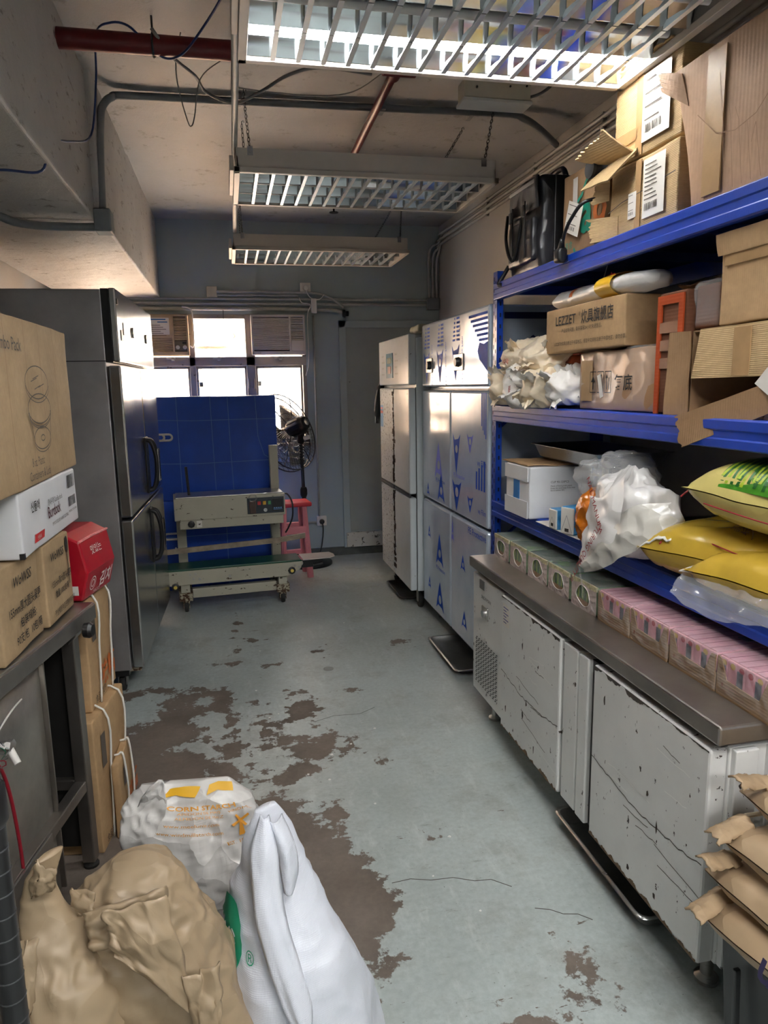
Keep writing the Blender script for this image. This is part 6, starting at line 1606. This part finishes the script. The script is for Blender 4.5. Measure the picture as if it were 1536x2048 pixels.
Cc.text('IMPORTED BY HANS GLOBAL', .27, .035, .014, INKG, t)
g = G(); Cc.poly(g, [(.09, .022), (.18, .022), (.19, .043), (.10, .043)]); q = ob('red_tag', g, pm('tag_red', S(196, 40, 46), .5), t)
Cc.text('신돌애', .115, .027, .013, PAPER, t, off=.002)
for a, b, h_ in ((.47, .115, .04), (.47, .058, .03)):
    g = G(); bars(Cc, g, a, b, .085, h_, int(a * 100 + b * 1000)); ob('barcode', g, INK, t, kind='stuff')
Cc.text('PRODUCT OF KOREA', .465, .04, .010, INKG, t)
ob('corner_tear', G().box(.214, .2255, -.297, -.285, .0, .015), BLACKM, t)
t, A, B, Cc, T = carton('jumbo_carton', 'big tan carton printed with containers and lids, topmost on the left', -1.02, -.512, 1.62, 2.53, 1.258, 1.688, CARDT, R(-.5), .003, 67.0, group=CG)
Cc.text('Combo Pack', .385, .345, .046, INKG, t, align='RIGHT', bold=.005, sx=.95)
ctr = .505; LN = INKG
g = G()
Cc.oval(g, ctr, .268, .115, .044, .003); Cc.oval(g, ctr + .002, .260, .117, .046, .0024, a0=PI, a1=2 * PI)
Cc.oval(g, ctr + .004, .198, .115, .04, .003); Cc.oval(g, ctr + .004, .190, .115, .04, .0024, a0=PI, a1=2 * PI); Cc.oval(g, ctr + .004, .183, .110, .038, .0024, a0=PI, a1=2 * PI)
Cc.line(g, [(ctr - .104, .19), (ctr - .076, .115)], .003); Cc.line(g, [(ctr + .112, .19), (ctr + .09, .115)], .003)
Cc.oval(g, ctr + .006, .118, .084, .03, .003); Cc.oval(g, ctr + .006, .110, .084, .03, .0024, a0=PI, a1=2 * PI); Cc.oval(g, ctr + .008, .118, .02, .008, .003)
for a, b in ((-.06, .270), (-.04, .277), (-.03, .25), (.01, .255)): Cc.line(g, [(ctr + a, b), (ctr + a + .06, b + .01)], .0024)
ob('container_print', g, LN, t, kind='stuff')
Cc.text('8 oz. Plastic', ctr - .06, .048, .034, INKG, t, align='CENTER', sx=.75); Cc.text('Containers & Lids', ctr - .05, .014, .034, INKG, t, align='CENTER', sx=.85)
for a in (.25, .42, .56, .72):
    g = G(); Cc.rect(g, a, a + .002, .0, .43, .0006); ob('crease', g, pm('card_crease', S(140, 106, 76), .8), t)
REDB = pm('red_gloss_card', S(170, 22, 40), .32, var=.12, vs=6)
t = thing('red_box', 'worn red printed box at the far end of the steel table', 'box', (-.535, 2.425, ZB), R(-12), CG)
ob('body', G().prism([(-.10, 0), (.075, 0), (.098, .09), (.078, .19), (.03, .215), (-.10, .215)], -.10, .13), REDB, t, bevel=.006)
P = Pl((.079, -.10, .0), (0, 1, 0), (.25, 0, .97)); WH = pm('print_white', S(230, 222, 218), .5)
P.text('김치', .095, .028, .055, WH, t, shear=.2, bold=.02, off=.002); P2 = Pl((.098, -.10, .09), (0, 1, 0), (-.2, 0, .98)); P2.text('맛있는', .06, .05, .032, WH, t, off=.002)
g = G(); P.oval(g, .045, .05, .022, .022, .003); P.oval(g, .045, .05, .012, .012, .004); ob('seal', g, WH, t)
P.text('HACCP', .06, .012, .016, WH, t)
P = Pl((-.1, -.101, 0), (1, 0, 0), (0, 0, 1)); g = G(); P.rect(g, .135, .165, .02, .05); ob('patch', g, PAPER, t)
ob('worn_ridge', G().tube([(.078, -.10, .19), (.078, .0, .193), (.078, .13, .19)], .004, 5), pm('worn_pink', S(216, 130, 130), .6, var=.3, vs=60), t)
# strapped cartons beyond the table end
SG = 'strapped cartons beyond the table'
for i, (xf, z0, z1, y0, y1) in enumerate(((-.420, 0, .27, 2.33, 2.54), (-.452, 0, .46, 2.285, 2.60), (-.472, .462, .835, 2.35, 2.63))):
    t, A, B, Cc, T = carton('strapped_carton', ('shortest strapped tan carton on the floor, nearest the aisle', 'tall strapped tan carton on the floor right behind the table leg', 'upper strapped tan carton just under the red box')[i], xf - (.025 if i == 0 else .36), xf, y0, y1, z0, z1, CARDL if 0 else CARD, R((-2, -9, -6)[i]), .003, 70.0 + i, group=SG)
    H = z1 - z0; hx = (.0125 if i == 0 else .18); hy = (y1 - y0) / 2
    for a in (.3, .8):
        ya = -hy + 2 * hy * a
        ob('strap', G().tube(smooth_path([(hx + .004, ya, .0), (hx + .012, ya, H * .5), (hx + .004, ya, H + .002), (0, ya, H + .005), (-hx, ya, H + .004)], 5), .004, 5), WHITEP, t, smooth=True)
    Cc.text('味精', .10, .05, .09, ORG, t, bold=.02)
    g = G(); Cc.rect(g, .05, .09, H * .6, H * .85); q = ob('grey_panel', g, INKG, t)
    Cc.text('食品添加剂', .03, .02, .03, INK, t, sx=.8)

# ================================================================ FOREGROUND SACKS
def sack_pt(keys, seed, amp, ex=2.6, k1=7.0):
    def f(t_, th, off=0.0):
        z, cx, cy, a, b, ro = cat(keys, t_)
        a = max(a, .004); b = max(b, .002)
        c, s = math.cos(th), math.sin(th)
        x = a * math.copysign(abs(c) ** (2 / ex), c); y = b * math.copysign(abs(s) ** (2 / ex), s)
        q = Vector((x, y, z)); fb = min(1.0, b / .05)
        d = amp * fb * (ridge((q.x, q.y, q.z * .45), k1, seed) * .9 + .7 * ridge((q.x + q.z * .5, q.y, q.z * .7), k1 * 1.9, seed + 5) + .35 * ridge(q, k1 * 4.2, seed + 9)) + .004 * fnoise(q, 18, seed)
        l = math.hypot(x, y) or 1
        x, y = x * (1 + (d + off) / l), y * (1 + (d + off) / l)
        return Vector((cx + x * math.cos(ro) - y * math.sin(ro), cy + x * math.sin(ro) + y * math.cos(ro), z + (.6 * d if t_ > .5 else 0)))
    return f
def wrap_text(s, size, m, parent, fn, align='LEFT', bold=0.0, name='lettering'):
    cu = bpy.data.curves.new('t', 'FONT'); cu.body = s; cu.size = size; cu.align_x = align; cu.offset = bold * size; cu.resolution_u = 3
    tmp = bpy.data.objects.new('t', cu); me = bpy.data.meshes.new_from_object(tmp)
    bpy.data.objects.remove(tmp); bpy.data.curves.remove(cu)
    for v in me.vertices: v.co = fn(v.co.x, v.co.y)
    me.materials.clear(); me.materials.append(m); me.name = 'lettering'
    o = bpy.data.objects.new(name, me); COL.objects.link(o); o.parent = parent
    return o
def rib(name, pts, wds, m_, parent, side, n=8, seed=1.0, wav=.012, bow=.012):
    """loose fold of bag material: strip along pts, widened along 'side'"""
    P_ = smooth_path(pts, 8); n_ = len(P_) - 1; sd = Vector(side).normalized()
    def f(u, v_):
        i = min(int(u * n_), n_ - 1); q = u * n_ - i; c_ = P_[i].lerp(P_[i + 1], q)
        tg = (P_[min(i + 1, n_)] - P_[max(i - 1, 0)]).normalized(); nr = tg.cross(sd).normalized()
        w_ = cat([(x,) for x in wds], u)[0]
        return c_ + sd * (v_ - .5) * w_ + nr * (wav * fnoise((u * 5, v_ * 2.4, seed), 1.6, seed) + bow * math.sin(PI * v_) + .006 * ridge((u * 9, v_ * 3, 0), 1.3, seed))
    return ob(name, G().sheet(f, n_, n), m_, parent, smooth=True, solid=.0025)
WOV = crumple('white_woven_plastic', S(218, 223, 234), 0.33, 7, .5, .02, .03, weave=.02)
STR = crumple('white_paper_sack', S(208, 206, 203), 0.36, 11, .8, .03, .05)
KF = crumple('kraft_paper_front', S(160, 140, 113), 0.5, 10, .4, .03, .07)
SGp = 'sacks standing on the floor at the left front'
# woven sack, front right
K = [(0, .115, 1.31, .11, .125, 0), (.03, .115, 1.31, .128, .145, 0), (.14, .095, 1.30, .15, .15, 0), (.27, .08, 1.30, .138, .14, 0), (.38, .06, 1.31, .115, .115, .1), (.46, .045, 1.33, .085, .075, .2), (.53, .04, 1.345, .065, .042, .3), (.60, .035, 1.35, .05, .02, .4), (.655, .028, 1.352, .022, .008, .5)]
t = thing('woven_sack', 'shiny white woven plastic sack with green round logo, front of the sacks', 'sack', (0, 0, 0), 0, SGp)
ob('bag', sack(K, 3.0, .010, 110, 110, 2.4, 6.0, 1.0), WOV, t, smooth=True)
def vdrape(name, rows, m_, parent, seed, amp=.008, n=9):
    """hanging fold: rows of (left point, right point) from top to bottom"""
    L = smooth_path([r_[0] for r_ in rows], 6); Rr = smooth_path([r_[1] for r_ in rows], 6); k = len(L) - 1
    def f(u, v_):
        i = min(int(round(v_ * k)), k); p = L[i].lerp(Rr[i], u)
        return p + Vector((0, -1, 0)) * (.016 * math.sin(PI * u) + amp * ridge((u * 1.6, v_ * 1.5, seed), 1.5, seed) + amp * .4 * ridge((u * 4, v_ * 7, seed), 1.2, seed + 3))
    return ob(name, G().sheet(f, n, k), m_, parent, smooth=True, solid=.0025)
vdrape('mouth_fold', [((.018, 1.31, .672), (.034, 1.31, .668)), ((-.004, 1.27, .625), (.045, 1.27, .62)), ((-.006, 1.24, .565), (.048, 1.25, .57)), ((.0, 1.21, .50), (.056, 1.215, .50)), ((.022, 1.175, .42), (.078, 1.18, .42)), ((.045, 1.15, .355), (.092, 1.16, .36)), ((.068, 1.14, .315), (.086, 1.14, .32))], WOV, t, 2.0)
vdrape('neck_fold', [((.035, 1.30, .66), (.06, 1.32, .655)), ((.045, 1.275, .61), (.082, 1.29, .61)), ((.05, 1.27, .57), (.085, 1.28, .56)), ((.055, 1.26, .53), (.075, 1.27, .53))], WOV, t, 5.0)
fp = sack_pt(K, 3.0, .010, 2.4, 6.0)
TEAL = pm('logo_green', S(40, 160, 124), .45)
def onw(x, y): return fp(.55 + y / .62, PI * 1.17 + x / .11, .007)
g = G(); A_ = []; rings = []
for r_ in (.0, .02, .045, .056):
    rings.append([onw(-.045 + r_ * math.cos(2 * PI * i / 28), .02 + r_ * 1.15 * math.sin(2 * PI * i / 28)) for i in range(28)])
lg = G().loft(rings[1:], cap=False); lg.f.append(tuple(range(28))); ob('logo_disc', lg, TEAL, t, smooth=True)
wrap_text('米谷', .036, WOV, t, lambda x, y: onw(x - .078, y + .008) + Vector((-.002, -.003, 0)), bold=.02); wrap_text('®', .03, TEAL, t, lambda x, y: onw(x + .022, y - .005))
# corn starch sack
K = [(0, -.13, 1.78, .11, .11, 0), (.04, -.13, 1.77, .135, .12, 0), (.16, -.13, 1.75, .15, .125, 0), (.28, -.135, 1.735, .155, .11, 0), (.37, -.145, 1.725, .16, .085, -.05), (.44, -.15, 1.72, .15, .055, -.08), (.49, -.155, 1.72, .13, .028, -.1), (.525, -.16, 1.722, .105, .008, -.1)]
t = thing('starch_sack', 'white paper sack lettered CORN STARCH in orange, behind the kraft sacks', 'sack', (0, 0, 0), 0, SGp)
ob('bag', sack(K, 8.0, .013, 120, 110, 2.8, 10.0), STR, t, smooth=True)
rib('corner_ear', [(-.245, 1.70, .43), (-.235, 1.69, .49), (-.215, 1.70, .545)], (.09, .07, .015), STR, t, (.8, -.2, -.4), 6, 3.0)
fs = sack_pt(K, 8.0, .013, 2.8, 10.0)
OR = pm('print_starch_orange', S(214, 148, 44), .55)
def ons(x, y): return fs(.70 + y / .55, PI * 1.5 + math.copysign(math.asin(min(1.0, (abs(x) / .155) ** 1.4)), x), .010)
wrap_text('CORN STARCH', .0205, OR, t, lambda x, y: ons(x - .035, y + .060 - .12 * x), bold=.02)
wrap_text('AMIDON DE MAIS', .011, OR, t, lambda x, y: ons(x - .015, y + .044 - .12 * x)); wrap_text('ALMIDON DE MAIZ', .011, OR, t, lambda x, y: ons(x - .018, y + .030 - .12 * x))
wrap_text('www.meelunie.com', .013, OR, t, lambda x, y: ons(x - .04, y + .010 - .12 * x)); wrap_text('www.windmillstarch.com', .013, OR, t, lambda x, y: ons(x - .06, y - .010 - .12 * x))
wrap_text('WINDMILL', .011, OR, t, lambda x, y: ons(x + .085, y + .03 - 8 * (x - .02) ** 2)); wrap_text('EST. 1867', .012, OR, t, lambda x, y: ons(x + .075, y - .055))
wm = [G() for _ in range(1)]
for q in range(4):
    a0 = q * PI / 2 + .5; p0, p1 = (.108, .0), (.108 + .02 * math.cos(a0), .02 * math.sin(a0)); nx_, ny_ = -.0035 * math.sin(a0), .0035 * math.cos(a0)
    g = G(); g.quad(ons(p0[0] - nx_, p0[1] - ny_), ons(p1[0] - nx_, p1[1] - ny_), ons(p1[0] + nx_, p1[1] + ny_), ons(p0[0] + nx_, p0[1] + ny_)); ob('windmill_print', g, OR, t)
g = G(); g.quad(ons(.101, -.038), ons(.115, -.038), ons(.111, -.005), ons(.105, -.005)); ob('windmill_print', g, OR, t)
for x0 in (-.055, .045):
    g = G().sheet(lambda u, v_: ons(x0 + .075 * u + .02 * v_, .115 + .04 * v_ - .03 * abs(u - .5)), 8, 5); ob('yellow_stripe', g, pm('stripe_yellow', S(222, 170, 30), .5), t, smooth=True)
# kraft sacks
K = [(0, -.11, 1.20, .085, .11, 0), (.03, -.11, 1.20, .098, .125, 0), (.14, -.12, 1.20, .106, .13, 0), (.27, -.14, 1.21, .122, .125, .05), (.38, -.165, 1.22, .118, .11, .1), (.46, -.188, 1.225, .115, .10, .1), (.53, -.208, 1.23, .106, .085, .1), (.585, -.212, 1.235, .085, .068, .1), (.625, -.212, 1.24, .062, .045, .1), (.65, -.212, 1.24, .035, .02, .1)]
t = thing('kraft_sack', 'middle brown kraft paper sack with folded top, between woven and left sacks', 'sack', (0, 0, 0), 0, SGp)
ob('paper_bag', sack(K, 14.0, .014, 110, 120, 2.3, 9.0), KF, t, smooth=True)
def drape(name, c, m_, parent, seed, bow=.02, amp=.012, n=26):
    a, b_, c_, d = [Vector(p) for p in c]
    nr = (b_ - a).cross(d - a).normalized()
    if nr.y > 0: nr = -nr
    def f(u, v_):
        p = a.lerp(b_, u).lerp(d.lerp(c_, u), v_)
        e = min(u, 1 - u, v_, 1 - v_)
        return p + nr * (bow * math.sin(PI * u) ** .7 * math.sin(PI * (.15 + .85 * v_)) + amp * ridge((u * 2.2 + v_, v_ * 1.6, seed), 1.4, seed) + amp * .5 * ridge((u * 4, v_ * 5 - u * 2, seed), 1.2, seed + 2)) + Vector((.008 * fnoise((u * 3, v_ * 3, seed), 1.5), 0, .008 * fnoise((u * 3, v_ * 3, seed + 5), 1.5)))
    return ob(name, G().sheet(f, n, n), m_, parent, smooth=True, solid=.003)
drape('folded_top', [(-.245, 1.115, .66), (-.150, 1.12, .665), (-.10, 1.085, .45), (-.232, 1.09, .59)], KF, t, 4.0, .02, .010)
drape('lower_fold', [(-.13, 1.095, .53), (-.065, 1.11, .53), (-.07, 1.08, .43), (-.11, 1.075, .42)], KF, t, 6.0, .012, .008, 14)
drape('corner_ear', [(-.31, 1.19, .655), (-.265, 1.16, .665), (-.26, 1.14, .615), (-.30, 1.17, .62)], KF, t, 9.0, .008, .006, 12)
drape('top_crease', [(-.285, 1.15, .63), (-.15, 1.16, .65), (-.16, 1.12, .60), (-.27, 1.12, .58)], KF, t, 12.0, .02, .012, 18)
K = [(0, -.335, 1.08, .10, .11, 0), (.03, -.335, 1.08, .115, .13, 0), (.18, -.325, 1.09, .118, .13, 0), (.32, -.312, 1.12, .108, .11, 0), (.43, -.318, 1.135, .085, .08, 0), (.52, -.325, 1.15, .066, .06, 0), (.58, -.332, 1.16, .050, .04, .2), (.625, -.348, 1.165, .034, .022, .3), (.665, -.356, 1.17, .025, .014, .4), (.70, -.35, 1.17, .024, .010, .6), (.735, -.335, 1.17, .022, .007, .8)]
t = thing('kraft_sack', 'leftmost upright kraft paper sack with twisted open mouth', 'sack', (0, 0, 0), 0, SGp)
ob('paper_bag', sack(K, 23.0, .013, 110, 120, 2.3, 9.0), KF, t, smooth=True)
drape('mouth_flap', [(-.352, 1.15, .745), (-.315, 1.15, .725), (-.33, 1.15, .69), (-.365, 1.15, .675)], KF, t, 15.0, .008, .006, 12)
drape('side_seam_fold', [(-.385, 1.12, .63), (-.345, 1.11, .63), (-.36, 1.06, .46), (-.40, 1.06, .47)], KF, t, 18.0, .014, .010, 16)
K = [(0, -.55, 1.02, .11, .12, 0), (.03, -.55, 1.02, .13, .13, 0), (.18, -.55, 1.02, .13, .13, 0), (.32, -.54, 1.03, .11, .10, 0), (.42, -.53, 1.04, .075, .05, .2), (.47, -.52, 1.05, .05, .015, .3)]
t = thing('kraft_sack', 'short kraft paper sack at the very left behind the rack post', 'sack', (0, 0, 0), 0, SGp)
ob('paper_bag', sack(K, 31.0, .014, 64, 60, 2.4, 6.5), KF, t, smooth=True)

# ================================================================ WIRE RACK AT THE NEAR LEFT
t = thing('wire_rack', 'black wire shelving rack with ringed post at the lower left', 'rack', (-.285, .80, 0))
for x in (0, -.40):
    for y in (0, -.75):
        p_ = ob('post', G().cyl((x, y, .03), (x, y, 1.30), .0145, n=18), BLACKM, t, smooth='auto')
        ob('post_cap', G().lathe([(.0155, 1.30), (.0155, 1.31), (.008, 1.316)], (x, y, 0), 14), BLACKP, p_, smooth='auto')
        ob('foot', G().lathe([(.02, 0), (.02, .012), (.010, .03)], (x, y, 0), 14), RUBBER, p_, smooth='auto')
        if x == 0 and y == 0:
            for i in range(45): ob('groove_ring', G().lathe([(.0147, -.0012), (.0152, 0), (.0147, .0012)], (x, y, .06 + i * .0275), 18), DARKGREY, p_, smooth='auto')
for z in (.15, 1.06):
    g = G()
    for x in (0, -.40): g.tube([(x, -.01, z), (x, -.74, z)], .004, 6); g.tube([(x, -.01, z - .03), (x, -.74, z - .03)], .004, 6)
    ob('side_frame', g, WIRE, t)
    for y in (0, -.75): ob('end_frame', G().tube([(-.01, y, z), (-.39, y, z)], .004, 6), WIRE, t)
    for i in range(24): ob('shelf_wire', G().cyl((-.40, -.03 - i * .03, z + .004), (0, -.03 - i * .03, z + .004), .002, n=6), WIRE, t)
    for i in range(8): ob('truss_wire', G().tube([(0, -.02 - i * .09, z), (0, -.065 - i * .09, z - .03), (0, -.11 - i * .09, z)], .002, 5), WIRE, t)
    ob('collar', G().lathe([(.0165, -.035), (.019, -.03), (.018, .01), (.0165, .012)], (0, 0, z), 16), BLACKP, t, smooth='auto')
